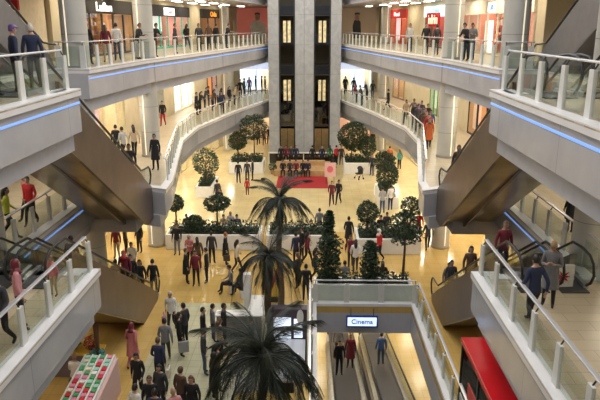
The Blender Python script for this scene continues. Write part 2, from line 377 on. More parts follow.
# moving walks in the opening
def walk(xc, label):
    ya, yb = 7.3, 30.8; za, zb = 0, B1; sl = (za-zb)/(yb-ya)
    o = empty('moving_walk', (xc, yb, zb), 0, label, 'moving walk', 'pair of moving walks to the basement'); T = Matrix.Translation((-xc, -yb, -zb))
    MB().prism_x([(ya, za-.02), (yb, zb+.02), (yb-2.2, zb), (ya, za-1.)], xc-.78, xc+.78).move(T).build('casing', M_STEEL, o)
    b = MB(); b.bar((xc, ya, za+.01), (xc, yb, zb+.05), 1.04, .05)
    b.bar((xc, yb-.05, zb+.04), (xc, yb+1.2, zb+.04), 1.04, .05); b.move(T).build('belt', M_STEP, o)
    for xs in (xc-.62, xc+.62):
        P = [(ya, za+.9), (yb, zb+.95), (yb+.9, zb+.92), (yb+1.2, zb+.75), (yb+1.3, zb+.5), (yb+1.15, zb+.22), (yb+.95, zb+.1)]
        MB().prism_x([(p, q-.02) for p, q in P]+[(yb, zb+.05), (ya, za+.03)], xs-.008, xs+.008).move(T).build('balustrade_glass', GLASS, o)
        MB().tube([(xs, p, q) for p, q in P], .04, 8).move(T).build('handrail', M_BLACK, o)
        b = MB(); b.bar((xs, ya, za+.06), (xs, yb, zb+.1), .17, .12); b.bar((xs, yb-.1, zb+.06), (xs, yb+.9, zb+.06), .17, .1); b.move(T).build('skirt', M_STEEL, o)
    return o
walk(2.3, 'left one of the two moving walks, carrying people up from the basement')
walk(4.05, 'right one of the two moving walks, carrying one person')
# hanging sign over the walks
o = empty('hanging_sign', (2.93, VY1-.16, -.62), 0, 'small lit blue and white sign hanging over the moving walks', 'sign')
MB().box(-.68, -.04, -.27, .68, .04, .27).build('case', mat('navy_sign_case', (.03, .06, .25), .4), o, bevel=.02)
MB().box(-.62, -.05, -.2, .62, -.041, .2).build('lit_face', mat('pale_blue_lit_face', (.55, .68, 1), .5, emit=1.1), o)
lettering('lettering', 'Cinema', mat('blue_letters', (.05, .12, .5), .5), .3, o, (0, -.06, 0), (pi/2, 0, 0))
b = MB(); b.box(-.5, -.01, .27, -.47, .01, .6); b.box(.47, -.01, .27, .5, .01, .6); b.build('hanger', M_DARK, o)
# ------------------------------------------------------------------ lift tower
o = empty('lift_tower', (0, 56, 0), 0, 'grey marble lift tower with two dark glass shafts at the far end', 'lift tower')
FR = 0.
def seg(x0, x1, nm, m, y0=0, y1=4, z1=20): return MB().box(x0, y0, 0, x1, y1, z1).build(nm, m, o)
XA = [(-3.12, -2.2), (-.78, .83), (2.3, 3.2)]
for x0, x1 in XA: seg(x0, x1, 'marble_pier', M_MARB)
seg(-2.2, 2.3, 'core_wall', M_MARB, 2.6, 4)
b = MB(); b.box(-.015, -.012, 0, .015, 0, 20); 
for z in (2.5, 5, 7.5, 10, 12.5, 15): 
    for x0, x1 in XA: b.box(x0, -.006, z, x1, 0, z+.015)
b.build('stone_joints', M_JOINT, o)
for x0, x1 in ((-2.2, -.78), (.83, 2.3)):
    MB().box(x0, .15, 2.9, x1, .2, 20).build('shaft_glass', DGLASS, o)
    MB().box(x0, 2.3, 0, x1, 2.58, 20).build('shaft_lining', M_BLACK, o)
    b = MB(); b.box(x0+.0, .06, 0, x0+.12, .3, 20); b.box(x1-.12, .06, 0, x1, .3, 20)
    for z in (3., 7.4, 12.4): b.box(x0, .1, z, x1, .3, z+.08)
    b.build('shaft_frame', M_DARK, o)
    xm = (x0+x1)/2
    for zf in (5.2, 10.2):
        b = MB(); b.box(xm-.32, .02, zf, xm-.06, .12, zf+1.8); b.box(xm+.06, .02, zf, xm+.32, .12, zf+1.8); dd = b.build('lit_door_window', M_CAB, o)
    b = MB(); b.box(x0+.12, .1, 0, xm-.02, .16, 2.7); b.box(xm+.02, .1, 0, x1-.12, .16, 2.7); b.build('lift_door', M_BRONZE, o)
# ------------------------------------------------------------------ shops
def shade(c, k): return tuple(min(1, v*k) for v in c)
shop_n = [0]
def shop(A, B, z, label, frame=(.05, .045, .04), sign=(.03, .025, .02), text=None, tcol=(1, .95, .85), inner_c=(.7, .55, .35), glow=5., panels=None, stock=None, H=3.0, name='shop', lit=0., tsize=.5, plate=None):
    """a shop between the points A and B (as seen from the hall, left to right), open to the hall"""
    A = Vector((A[0], A[1], 0)); B = Vector((B[0], B[1], 0)); w = (B-A).length; rz = atan2(B.y-A.y, B.x-A.x)
    o = empty(name, (A.x, A.y, z), rz, label, 'shop', None); D = 2.6; shop_n[0] += 1
    mw = mat('shop_wall_%d' % shop_n[0], inner_c, .7, noise=.08)
    fm = colm(frame, 'frame'); sm = colm(sign, 'sign') if not lit else mat('lit_sign_%d' % shop_n[0], sign, .5, emit=lit)
    MB().box(0, 0, 0, .12, D, H).build('side_wall', mw, o); MB().box(w-.12, 0, 0, w, D, H).build('side_wall', mw, o)
    MB().box(.12, D-.1, 0, w-.12, D, H).build('rear_wall', mw, o)
    MB().box(.12, 0, H-.08, w-.12, D, H).build('shop_ceiling', M_CEIL, o)
    MB().box(.4, .7, H-.12, w-.4, 1.5, H-.085).build('light_panel', mat('shop_light_%.1f' % glow, (1, .90, .74), .5, emit=glow), o)
    sb = MB().box(-.02, -.16, H-.75, w+.02, .02, H+.02).build('sign_board', sm, o)
    if plate: MB().box(plate[0], -.19, H-.66, plate[1], -.16, H-.14).build('sign_plate', mat('lit_plate', (1, .97, .95), .5, emit=1.2), sb)
    if text: lettering('lettering', text, mat('lit_letters_%d' % shop_n[0], tcol, .5, emit=.7), tsize, sb, ((plate[0]+plate[1])/2 if plate else w*.5, -.2, H-.42), (pi/2, 0, 0), .02).scale.x = 1.5 if not plate else 1.15
    b = MB()
    k = max(2, round(w/1.8))
    for i in range(k+1):
        x = w*i/k; b.box(max(0, x-.05), -.06, 0, min(w, x+.05), .04, H-.75)
    b.box(0, -.05, 0, w, .03, .12); b.build('frame', fm, o)
    gx = [i for i in range(k) if not (k > 2 and i == k//2)]
    for i in gx: MB().box(w*i/k+.05, -.02, .12, w*(i+1)/k-.05, -.008, H-.75).build('window_pane', GLASS, o)
    # shelves with stock
    sw = colm(shade(inner_c, .8), 'shelf'); b = MB(); s2 = MB(); cols = stock or [(.7, .7, .68), (.12, .1, .1), (.5, .1, .08), (.15, .2, .35), (.7, .5, .3)]
    for zz in (.5, 1.05, 1.6, 2.1):
        b.box(.3, D-.5, zz, w-.3, D-.12, zz+.03); x = .34
        while x < w-.5:
            ww = R.uniform(.1, .28); s2.box(x, D-.46, zz+.03, x+ww, D-.16, zz+.03+R.uniform(.12, .38), R.randrange(len(cols))); x += ww+R.uniform(.01, .12)
    b.build('shelf', sw, o); st = s2.build('stock', [colm(c, 'stock') for c in cols], o); st['kind'] = 'stuff'
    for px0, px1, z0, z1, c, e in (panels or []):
        MB().box(px0, .12, z0, px1, .2, z1).build('glow_panel', mat('panel_%d_%.2f' % (shop_n[0], px0), c, .5, emit=e, noise=.05, nscale=2), o)  # panel glow stands in for bright shop interiors; posters and displays share it
    return o
man_me = []
def mannequin(A, z, col, label, rz=0):
    o = empty('mannequin', (A[0], A[1], z), rz, label, 'mannequin', None)
    if not man_me:
        b = MB(); b.cyl(0, 0, 0, .03, .18); b.tube([(0, 0, .02), (0, 0, .5)], .015, 6)
        b.tube([(-.09, 0, .9), (-.1, .02, .5), (-.1, 0, .1), (-.1, .1, .05)], [.09, .06, .04, .03], 8); b.tube([(.09, 0, .9), (.1, .05, .5), (.1, .03, .1), (.1, .13, .05)], [.09, .06, .04, .03], 8)
        b.tube([(0, 0, 1.45), (0, 0, 1.56)], .045, 8); b.ell((0, 0, 1.66), (.075, .09, .12)); man_me.append(b)
        c = MB(); c.tube([(0, 0, .82), (0, 0, 1.0), (0, 0, 1.3), (0, 0, 1.44), (0, 0, 1.48)], [.17, .14, .18, .13, .06], 12)
        c.tube([(-.15, 0, 1.4), (-.23, .02, 1.12), (-.22, .12, .9)], [.06, .05, .03], 8); c.tube([(.15, 0, 1.4), (.24, .02, 1.12), (.22, .1, .88)], [.06, .05, .03], 8); man_me.append(c)
    man_me[0].build('figure', M_WHITE, o); man_me[1].build('garment', colm(col), o); return o
def wp(sg, y): return (sg*wallx(y), y)
PIL = {}
def wallrun(sg, lv, shops, top, nm):
    """plain wall and pilasters along the shop line, leaving the shop bays open"""
    b = MB(); ys = [30., 35, 40, 45, 50, 56, 61, 66]
    def piece(y0, y1, z0, z1, d=.35):
        p, q = wp(sg, y0), wp(sg, y1); b.prism([p, q, (q[0]+sg*d, q[1]), (p[0]+sg*d, p[1])], z0, z1)
    cur = 30.
    for y0, y1 in sorted(shops)+[(66., 66.)]:
        for a in ys:
            pass
        if y0 > cur+.01:
            cuts = [cur]+[a for a in (40, 56) if cur < a < y0]+[y0]
            for a, c_ in zip(cuts, cuts[1:]): piece(a, c_, lv, lv+top)
        if y1 > y0: piece(y0, y1, lv+3.02, lv+top)
        cur = y1
    b.box(min(sg*14, wp(sg, 30)[0])-.01, 29.96, lv, max(sg*14, wp(sg, 30)[0]), 30.2, lv+top)
    struct(b.build(nm, M_WALL))
def sideshop(sg, y0, y1, z, *a, **k):
    p, q = wp(sg, y0), wp(sg, y1)
    return shop(p, q, z, *a, **k) if sg < 0 else shop(q, p, z, *a, **k)
CREAM = (.78, .66, .44)
S2L = [(31, 41), (44.6, 54.2), (57.5, 63.)]
wallrun(-1, L2, S2L, 3.35, 'wall_shops_second_left')
sideshop(-1, 31, 41, L2, 'menswear shop on the second floor left with a dark board reading Lufian', text='Lufian', tsize=.66, inner_c=(.60, .34, .16), glow=6, tcol=(1, .98, .95),
         panels=[(.3, .8, .2, 2.3, (.75, .5, .25), .25), (6.2, 9.6, .1, 2.2, (.6, .30, .16), .25)])
sideshop(-1, 44.6, 54.2, L2, 'cosmetics shop on the second floor left, mint green surround and black board', frame=(.1, .62, .45), sign=(.02, .02, .025), plate=(2.6, 5.2), text='Coral', tcol=(.8, .1, .2), tsize=.4,
         inner_c=(.8, .45, .42), glow=7, panels=[(.2, 2.8, 1.2, 2.3, (.95, .9, .9), .7), (4.2, 6.6, .2, 2.3, (.85, .35, .32), .3)])
sideshop(-1, 57.5, 63, L2, 'small dark shop on the second floor left under an orange lit sign', text='Oda', tcol=(1, .35, .03), tsize=.6, frame=(.04, .03, .03), inner_c=(.5, .25, .12), glow=4)
S2R = [(31, 43), (44.5, 52.5), (58, 62.5)]
wallrun(1, L2, S2R, 3.35, 'wall_shops_second_right')
sideshop(1, 31, 43, L2, 'fashion shop on the second floor right with a salmon pink back wall', inner_c=(.85, .40, .30), sign=(.8, .72, .6), frame=(.7, .62, .5), glow=6, plate=(5.6, 6.8), text='10', tcol=(.05, .2, .6), tsize=.45,
         panels=[(.2, 3.4, .1, 2.3, (.82, .38, .28), .35), (4.4, 5.6, .1, 1.9, (.9, .9, .85), .7), (7.5, 11.5, .1, 2.3, (.82, .38, .28), .35)])
sideshop(1, 44.5, 52.5, L2, 'shop on the second floor right with a pale blue sign and a red indirim banner', sign=(.45, .78, .9), lit=.9, frame=(.1, .1, .1), inner_c=(.6, .12, .1), glow=5, text='SPX', tcol=(.2, .75, .8), tsize=.45,
         panels=[])
o_ = bpy.data.objects
q = sideshop(1, 58, 62.5, L2, 'red fronted shop on the second floor right beside the lift lobby', sign=(.62, .04, .03), frame=(.65, .06, .03), inner_c=(.75, .2, .1), glow=6, text='Penti', tcol=(1, .95, .95), tsize=.5, panels=[(1.0, 2.6, .3, 2.3, (.9, .75, .75), .5)])
# the banner in the blue-signed shop
p0, p1 = wp(1, 51.5), wp(1, 45.5)
o = empty('sale_banner', ((p0[0]+p1[0])/2-.45, 48.5, L2+2.1), atan2(p1[1]-p0[1], p1[0]-p0[0]), 'red sale banner reading indirim under the pale blue shop sign', 'banner')
MB().box(-1.9, -.03, -.55, 1.9, 0, .42).build('cloth', M_REDG, o); lettering('lettering', 'indirim', mat('cream_letters', (.9, .8, .6), .5, emit=.5), .95, o, (0, -.045, -.08), (pi/2, 0, 0))
# return walls at y = 30 facing the camera
q = shop((-15.9, 27.2), (-11.5, 27.2), L2, 'red fronted shop at the second floor upper left corner', sign=(.62, .02, .03), frame=(.5, .4, .3), inner_c=(.8, .66, .45), glow=5)
S1L = [(33.5, 38.5), (41.5, 46.5), (49, 55.2), (58.5, 61)]
wallrun(-1, L1, S1L, 3.35, 'wall_shops_first_left')
sideshop(-1, 33.5, 38.5, L1, 'brightly lit cream shop on the first floor left with pink displays', frame=(.75, .65, .45), sign=CREAM, inner_c=(.85, .70, .45), glow=8, panels=[(.3, 1.3, .3, 2.2, (.9, .55, .6), .5)])
sideshop(-1, 41.5, 46.5, L1, 'clothes shop on the first floor left, rails of dark clothing in the window', frame=(.6, .52, .36), sign=CREAM, inner_c=(.6, .55, .5), glow=4, stock=[(.05, .05, .05), (.1, .1, .12), (.3, .28, .25)])
sideshop(-1, 49, 55.2, L1, 'white lit shop entrance on the first floor left behind the crowd', frame=(.8, .74, .6), sign=CREAM, inner_c=(.95, .92, .88), glow=10, panels=[(.4, 2.2, .1, 2.38, (1, .97, .92), 1.2), (3.6, 5.6, .1, 2.38, (1, .97, .92), 1.2)])
sideshop(-1, 58.5, 61, L1, 'narrow shop on the first floor left with an orange poster', frame=(.1, .1, .1), sign=(.1, .08, .06), inner_c=(.7, .3, .1), glow=5, panels=[(.8, 1.8, .3, 2.3, (.85, .3, .08), .7)])
S1R = [(35, 40.2), (43.4, 47.), (47.6, 49.8), (58, 61)]
wallrun(1, L1, S1R, 3.35, 'wall_shops_first_right')
sideshop(1, 35, 40.2, L1, 'dark framed shop with warm lit windows on the first floor right', frame=(.03, .025, .02), sign=(.04, .03, .02), inner_c=(.75, .42, .2), glow=6, panels=[(.5, 1.8, .4, 2.2, (.8, .5, .35), .4)])
sideshop(1, 43.4, 47, L1, 'black shopfront with two light clothed mannequins on the first floor right', frame=(.02, .02, .02), sign=(.02, .02, .02), inner_c=(.04, .04, .045), glow=3, stock=[(.05, .05, .05), (.2, .2, .2)])
sideshop(1, 47.6, 49.8, L1, 'green framed shop window with a poster on the first floor right', frame=(.15, .45, .08), sign=(.15, .45, .08), inner_c=(.7, .7, .6), glow=5, panels=[(.4, 1.6, .5, 2.3, (.8, .8, .75), .5)])
sideshop(1, 58, 61, L1, 'narrow orange lit shop at the far end of the first floor right', frame=(.4, .2, .1), sign=(.6, .25, .1), inner_c=(.8, .5, .25), glow=7)
for lv, nm in ((L1, 'first'), (L2, 'second'), (L0, 'ground')):
    top = 3.35
    b = MB()
    if lv == L2: b.box(-7.5, 66.2, lv, 7.5, 66.5, lv+top)
    else:
        b.box(-7.5, 66.2, lv+3.02, 7.5, 66.5, lv+top); b.box(-1.5, 66.2, lv, 1.5, 66.5, lv+3.02); b.box(-7.5, 66.2, lv, -6.9, 66.5, lv+3.02); b.box(6.9, 66.2, lv, 7.5, 66.5, lv+3.02)
    struct(b.build('wall_end_'+nm, M_WALL))
shop((-6.9, 66.2), (-1.5, 66.2), L1, 'white and blue lit shop at the end of the first floor, left of the lifts', frame=(.7, .75, .85), sign=(.6, .7, .9), lit=.7, inner_c=(.75, .85, 1), glow=10, panels=[(.4, 2.4, .2, 2.2, (.75, .86, 1), 1.2)])
shop((1.5, 66.2), (6.9, 66.2), L1, 'white and blue lit shop at the end of the first floor, right of the lifts', frame=(.7, .75, .85), sign=(.6, .7, .9), lit=.7, inner_c=(.75, .85, 1), glow=10, panels=[(.4, 2.0, .2, 2.2, (.75, .86, 1), 1.4), (3.2, 4.6, .2, 2.2, (.75, .86, 1), 1.2)])
shop((-6.9, 66.2), (-1.5, 66.2), L0, 'warm lit shop at the end of the ground floor, left of the lifts', frame=(.5, .4, .25), sign=CREAM, inner_c=(.9, .6, .45), glow=7, panels=[(3.2, 5.0, .4, 2.2, (.8, .3, .25), .4)])
shop((1.5, 66.2), (6.9, 66.2), L0, 'peach lit shop at the end of the ground floor, right of the lifts', frame=(.6, .4, .25), sign=CREAM, inner_c=(.95, .6, .42), glow=8, panels=[(.3, 3.0, .3, 2.2, (.9, .5, .33), .4)])
# ground floor shops
wallrun(-1, L0, [(35, 40), (42, 47), (50, 55.5), (57, 61)], 3.35, 'wall_shops_ground_left'); wallrun(1, L0, [(31, 36), (42, 47), (50, 55.5)], 3.35, 'wall_shops_ground_right')
for sg, y0, y1, lb in ((-1, 35, 40, 'cream shop under the first floor gallery, left, nearest the escalator'), (-1, 42, 47, 'cream shop with a grey window, ground floor left, behind the ball tree'), (-1, 50, 55.5, 'bright shop with framed windows, ground floor left'), (-1, 57, 61, 'bright shop, ground floor left, last before the end wall'),
                       (1, 31, 36, 'cream shop under the first floor gallery, right'), (1, 42, 47, 'cream shop hidden behind trees, ground floor right'), (1, 50, 55.5, 'bright shop, ground floor right, near the lift tower')):
    sideshop(sg, y0, y1, L0, lb, frame=(.55, .46, .3), sign=CREAM, inner_c=(.85, .72, .5), glow=7)
# mannequins in windows
for p, z, c, l in (((11.0, 33.6), L2, (.85, .75, .6), 'mannequin in a cream dress in the salmon pink shop'), ((10.9, 31.9), L2, (.8, .78, .7), 'mannequin in a white coat in the salmon pink shop, nearest the column'),
                   ((10.15, 45.6), L1, (.75, .65, .5), 'mannequin in beige in front of the black shopfront'), ((10.2, 44.4), L1, (.6, .55, .5), 'mannequin in grey beige in front of the black shopfront, nearer the camera'),
                   ((-11.0, 36.5), L2, (.9, .9, .9), 'mannequin in white beside the Lufian entrance')):
    mannequin(p, z, c, l, pi/2 if p[0] < 0 else -pi/2)
# large posters on the end wall of the second floor
def poster(x0, x1, bg, top_c, trousers, label, dark):
    o = empty('wall_poster', ((x0+x1)/2, 66.18, L2+.35), 0, label, 'poster'); w = (x1-x0)/2
    MB().box(-w, -.05, 0, w, 0, 2.95).build('sheet', mat('poster_'+('beige' if dark else 'salmon'), bg, .6, emit=.12, noise=.05, nscale=.6), o)
    c = .3 if not dark else -.1
    f = MB().prism([(c-.55, 0), (c-.75, 1.1), (c-.6, 1.55), (c-.2, 1.75), (c+.2, 1.75), (c+.6, 1.5), (c+.9, 1.0), (c+.95, 0)] if not dark else [(c-.35, 0), (c-.45, 1.2), (c-.3, 1.75), (c+.1, 1.85), (c+.35, 1.6), (c+.45, 0)], .05, .06)
    f.move(Matrix.Rotation(pi/2, 4, 'X')); f.build('printed_figure', mat('print_%d' % dark, top_c, .6, noise=.15, nscale=3), o)
    h = MB().ell((c, -.075, 2.06), (.26, .012, .34), 16, 8); h.build('printed_face', mat('print_face', (.45, .28, .2), .6), o)
    h = MB().ell((c, -.07, 2.38), (.28, .012, .14), 16, 8); h.build('printed_hair', M_BLACK, o)
poster(-6.95, -3.4, (.62, .17, .13), (.55, .52, .46), None, 'salmon red wall poster of a dark haired man in a white sweater', 0)
poster(3.5, 7.1, (.42, .31, .20), (.03, .03, .035), None, 'brown wall poster of a man standing in dark clothes', 1)
# ceiling lamps, one mesh each
def lamps(z, pts, sx, sy, group, label, strength):
    m = mat('lamp_panel_%g' % strength, (1, .90, .72), .5, emit=strength); first = None
    for x, y in pts:
        if first is None:
            first = empty('ceiling_light', (x, y, z), 0, label, 'ceiling light', group)
            MB().box(-sx/2-.04, -sy/2-.04, -.04, sx/2+.04, sy/2+.04, 0).build('frame', M_WHITE, first)
            MB().box(-sx/2, -sy/2, -.055, sx/2, sy/2, -.041).build('light_panel', m, first)
        else:
            c = copy_tree(first); c.location = (x, y, z)
def lamp_pts(y0, y1, dx, n, step): 
    out = []
    y = y0
    while y <= y1:
        for sg in (-1, 1):
            for k in range(n):
                xx = wallx(y)-1.0-dx*k
                out.append((sg*xx, y))
        y += step
    return out
lamps(L3-1.65, [p for p in lamp_pts(31, 64, 1.7, 2, 4.2)], .5, 1.6, 'second floor ceiling lights', 'long flat light panel in the second floor ceiling', 14)
lamps(L3-1.65, [(x, y) for x in (-13, -11.6, 11.6, 13) for y in (4, 9, 13)], .5, 1.6, 'second floor ceiling lights over the near galleries', 'flat light panel in the ceiling over a near second floor gallery', 14)
lamps(L2-1.65, [p for p in lamp_pts(31, 64, 1.7, 2, 4.2)], .5, 1.6, 'first floor ceiling lights', 'long flat light panel in the first floor ceiling', 15)
lamps(L2-1.65, [(x, y) for x in (-13, -10.4, 10.4, 13) for y in (4, 9, 14, 19, 24)], .5, 1.6, 'first floor ceiling lights over the near galleries', 'flat light panel in the ceiling over a near first floor gallery', 13)
lamps(L1-1.65, [p for p in lamp_pts(31, 64, 1.7, 2, 4.2)], .5, 1.6, 'ground floor ceiling lights', 'long flat light panel over the ground floor shops', 18)
lamps(L1-1.65, [(x, y) for x in (-13, -10.4, 10.4, 13) for y in (4, 9, 14, 19, 24)], .5, 1.6, 'ground floor ceiling lights under the near galleries', 'flat light panel under a near first floor gallery', 16)
lamps(-.3, [(x, y) for x in (-5, -2, 1.2, 4.2, 7.5, 11) for y in (27, 31, 35, 40)], .6, 1.6, 'basement ceiling lights', 'flat light panel in the basement ceiling', 14)
# daylight and hall light from the roof
w_ = bpy.data.worlds.new('world'); SC.world = w_; w_.use_nodes = True
w_.node_tree.nodes['Background'].inputs[0].default_value = (.86, .91, 1, 1); w_.node_tree.nodes['Background'].inputs[1].default_value = 1.25
def area(name, loc, sx, sy, e, col, rot=(0, 0, 0)):
    l = bpy.data.lights.new(name, 'AREA'); l.shape = 'RECTANGLE'; l.size = sx; l.size_y = sy; l.energy = e; l.color = col
    o = bpy.data.objects.new(name, l); COL.objects.link(o); o.location = loc; o.rotation_euler = rot; return o
area('roof_lamps_far', (0, 42, 19.5), 6, 22, 1500, (1, .80, .48))
area('roof_lamps_near', (0, 16, 19.5), 6, 16, 700, (1, .88, .68))
SC.view_settings.view_transform = 'Standard'; SC.view_settings.look = 'None'; SC.view_settings.gamma = 1; SC.view_settings.exposure = 0.3
# ------------------------------------------------------------------ planters and trees
M_LEAF = [mat('leaf_dark', (.018, .038, .016), .6, noise=.4, nscale=6), mat('leaf_mid', (.035, .062, .024), .55, noise=.4, nscale=6)]
M_PALM = [mat('palm_leaf_dark', (.014, .019, .011), .5, noise=.3, nscale=5), mat('palm_leaf_grey', (.032, .040, .026), .5, noise=.3, nscale=5)]
M_BARK = mat('brown_bark', (.13, .085, .05), .9, noise=.3, nscale=12, bump=.4)
def leaves(cloud, n, size):
    b = MB()
    for i in range(n):
        p = Vector(cloud()); d = Vector((R.gauss(0, 1), R.gauss(0, 1), R.gauss(0, .8))).normalized(); e = d.cross(Vector((R.gauss(0, 1), R.gauss(0, 1), R.gauss(0, 1)))).normalized()
        s = size*R.uniform(.6, 1.3)
        b.add([p-d*s, p+e*s*.4, p+d*s, p-e*s*.4], [(0, 1, 2, 3)], R.randrange(2))
    return b
def ball(cx, cy, cz, r, rz=None):
    rz = rz or r; lob = [(Vector((R.gauss(0, 1), R.gauss(0, 1), R.gauss(0, 1))).normalized(), R.uniform(.8, 1.12)) for _ in range(14)]
    def f():
        d = Vector((R.gauss(0, 1), R.gauss(0, 1), R.gauss(0, 1))).normalized(); k = max((d.dot(u)*w for u, w in lob))
        q = R.uniform(.35, 1)**.4*(.62+.42*k); return (cx+d.x*r*q, cy+d.y*r*q, cz+d.z*rz*q)
    return f
def ball_tree(x, y, h, r, label, z0=.8, n=1500, rz=None, loose=1.):
    o = empty('ball_tree', (x, y, z0), R.uniform(0, 6), label, 'tree', 'potted indoor trees')
    hc = h-z0-r*.8
    MB().tube([(0, 0, -.05), (.03, .02, hc*.5), (0, 0, hc)], [.06, .045, .04], 8).build('trunk', M_BARK, o)
    b = MB()
    for k in range(6):
        a = k*pi/3; b.tube([(0, 0, hc-.25), (cos(a)*r*.35, sin(a)*r*.35, hc+.1), (cos(a)*r*.6, sin(a)*r*.6, hc+.35*r)], [.025, .018, .008], 5)
    b.build('branches', M_BARK, o)
    leaves(ball(0, 0, hc, r, rz), n, .09*loose).build('crown', M_LEAF, o); return o
def pillar_tree(x, y, z0, h, r, label, bare=0., top=False, n=2400, neck=0):
    o = empty('indoor_tree', (x, y, z0), 0, label, 'tree', 'potted indoor trees')
    MB().tube([(0, 0, -.05), (.04, 0, h*.5), (0, .02, h*.95)], [.07, .05, .02], 8).build('trunk', M_BARK, o)
    def f():
        z = bare+(h-bare)*R.random(); k = sin(pi*min(1, max(.05, ((z-bare)/(h-bare))*.85+.12)))**.6; k *= 1-neck*max(0, min(1, (z/h-.58)*6))*(1 if z/h < .8 else .55); a = R.uniform(0, 2*pi); q = R.random()**.5*r*k*(1+.2*sin(3*a+z*4))
        return (q*cos(a), q*sin(a), z)
    leaves(f, n, .1).build('foliage', M_LEAF, o); return o
frond_me = []
def make_fronds():
    for droop, L in ((.75, 1.75), (1.25, 1.8), (.25, 1.5)):
        b = MB(); P = []
        for i in range(13):
            t = i/12; P.append(Vector((L*t*(1-.18*droop*t), 0, L*(.55*t-(.45+.55*droop)*t*t*1.25))))
        b.tube(P, [.022*(1-.8*i/12) for i in range(13)], 5)
        for i in range(2, 46):
            t = i/46; k = min(11, int(t*12)); p = P[k].lerp(P[k+1], t*12-k); d = (P[k+1]-P[k]).normalized()
            ll = .46*sin(pi*(t*.8+.14))**.6*R.uniform(.85, 1.1)
            for s in (-1, 1):
                e = (Vector((0, s, 0))*.62+d*.95+Vector((0, 0, -.45-.3*t))).normalized(); w_ = d*.0095
                m1 = p+e*ll*.5+Vector((0, 0, .02)); q = p+e*ll+Vector((0, 0, -.10*ll))
                b.add([p-w_, p+w_, m1+w_*.9, q, m1-w_*.9], [(0, 1, 2, 3, 4)], R.randrange(2))
        frond_me.append(b)
def palm(x, y, z, label, s=1., n=30, seed=1, z0=0):
    if not frond_me: make_fronds()
    rr = random.Random(seed); o = empty('potted_palm', (x, y, z0), 0, label, 'palm', 'tall palms in the middle of the hall'); h = z-z0
    P = [(0, 0, -.02)]+[(.05*sin(k*.7), .03*cos(k), h*k/12) for k in range(1, 13)]
    b = MB(); b.tube(P, [.17]+[.13-.003*k for k in range(12)], 12)
    for k in range(1, int(h/.09)):
        zz = k*.09; b.cyl(.05*sin(zz/h*8.4), .03*cos(zz/h*12), zz, zz+.05, .125, .15-.001*k, n=10)
    b.build('trunk', M_BARK, o)
    b = MB(); b.ell((0, 0, h), (.2, .2, .28), 10, 6); b.build('crown_core', M_PALM[0], o)
    for k in range(n):
        t = k/n; tier = 0 if t < .45 else (1 if t < .8 else 2)
        key = ('frond_me', tier)
        if not hasattr(palm, 'me'): palm.me = {}
        if tier not in palm.me:
            ob = frond_me[tier].build('frond', M_PALM, o); palm.me[tier] = ob.data
        else:
            ob = bpy.data.objects.new('frond', palm.me[tier]); COL.objects.link(ob); ob.parent = o
        ob.location = (0, 0, h+.05+.1*t); ob.scale = (s*rr.uniform(.85, 1.12),)*3
        ob.rotation_euler = (rr.uniform(-.25, .25), {0: .12, 1: .1, 2: -.75}[tier]*1.+rr.uniform(-.2, .2), k*2.399+rr.uniform(-.2, .2))
    return o
RECTS = [(-2.9, 21.75, -1.1, 23.8), (-.65, 17.1, .6, 20.4), (-6.6, 15.9, -5.5, 18.3), (-9.2, 19, -6.4, 19.7), (-1.6, 15, .75, 17), (-1.45, 25.2, -.65, 25.6)]
def planter(x0, y0, x1, y1, h, label, hedge=True, rz=0, n=None):
    RECTS.append((x0, y0, x1, y1))
    o = empty('white_planter', ((x0+x1)/2, (y0+y1)/2, 0), rz, label, 'planter', 'white planters on the ground floor'); w, d = (x1-x0)/2, (y1-y0)/2; t = .16
    b = MB(); b.box(-w, -d, 0, w, -d+t, h); b.box(-w, d-t, 0, w, d, h); b.box(-w, -d+t, 0, -w+t, d-t, h); b.box(w-t, -d+t, 0, w, d-t, h); b.build('box', M_WHITE, o, bevel=.03)
    MB().box(-w+t, -d+t, 0, w-t, d-t, h-.08).build('soil', M_SOIL, o)
    if hedge:
        def f(): return (R.uniform(-w+t, w-t), R.uniform(-d+t, d-t), h-.1+R.random()**1.3*.5)
        g = leaves(f, n or int(330*w*d*4/ (1+.12*w*d*4)), .1).build('low_shrubs', M_LEAF, o); g['kind'] = 'stuff'
    return o
planter(-7.1, 31.8, -2.0, 33.6, .85, 'white planter with low shrubs left of the middle palms, people seated behind it')
planter(-1.7, 31.8, 1.6, 33.6, .85, 'white planter in the middle of the hall behind the palms')
planter(3.1, 31.3, 6.5, 33.3, .85, 'white planter with shrubs in front of the right first floor landing')
planter(-6.0, 49.7, -3.2, 52., .95, 'far white planter left of the red carpet stage')
planter(3.3, 49.7, 5.9, 52., .95, 'far white planter right of the red carpet stage')
planter(-7.4, 42.3, -6.2, 45.5, .8, 'narrow white planter under the ball tree on the left side')
planter(5.2, 39.8, 6.4, 43.6, .8, 'narrow white planter under the ball tree on the right side')
planter(.85, 25.35, 5.15, 26.3, .8, 'long dark soiled planter at the head of the moving walk opening', n=700)
ball_tree(-6.8, 43.6, 3.1, 1.0, 'round ball tree in the narrow left planter')
ball_tree(-4.0, 50.6, 4.6, 1.15, 'large dark ball tree in the far left planter', .9, 2200)
ball_tree(-5.3, 50.6, 3.2, .8, 'smaller ball tree leaning beside the large one in the far left planter', .9)
ball_tree(-6.68, 32.7, 2.75, .48, 'small ball tree at the left end of the left planter', .8, 900)
ball_tree(-4.4, 32.8, 2.9, .72, 'flat crowned ball tree near the right end of the left planter', .8, 1100, .45)
ball_tree(-5.6, 32.5, 1.7, .5, 'low bushy tree in the middle of the left planter', .8, 900)
ball_tree(4.0, 50.8, 4.0, 1.2, 'large loose leafed tree in the far right planter', .9, 1700, 1.3, 1.5)
ball_tree(5.2, 50.4, 2.9, .8, 'smaller ball tree right of the large one in the far right planter', .9)
ball_tree(5.8, 43., 3.1, .75, 'ball tree at the far end of the narrow right planter')
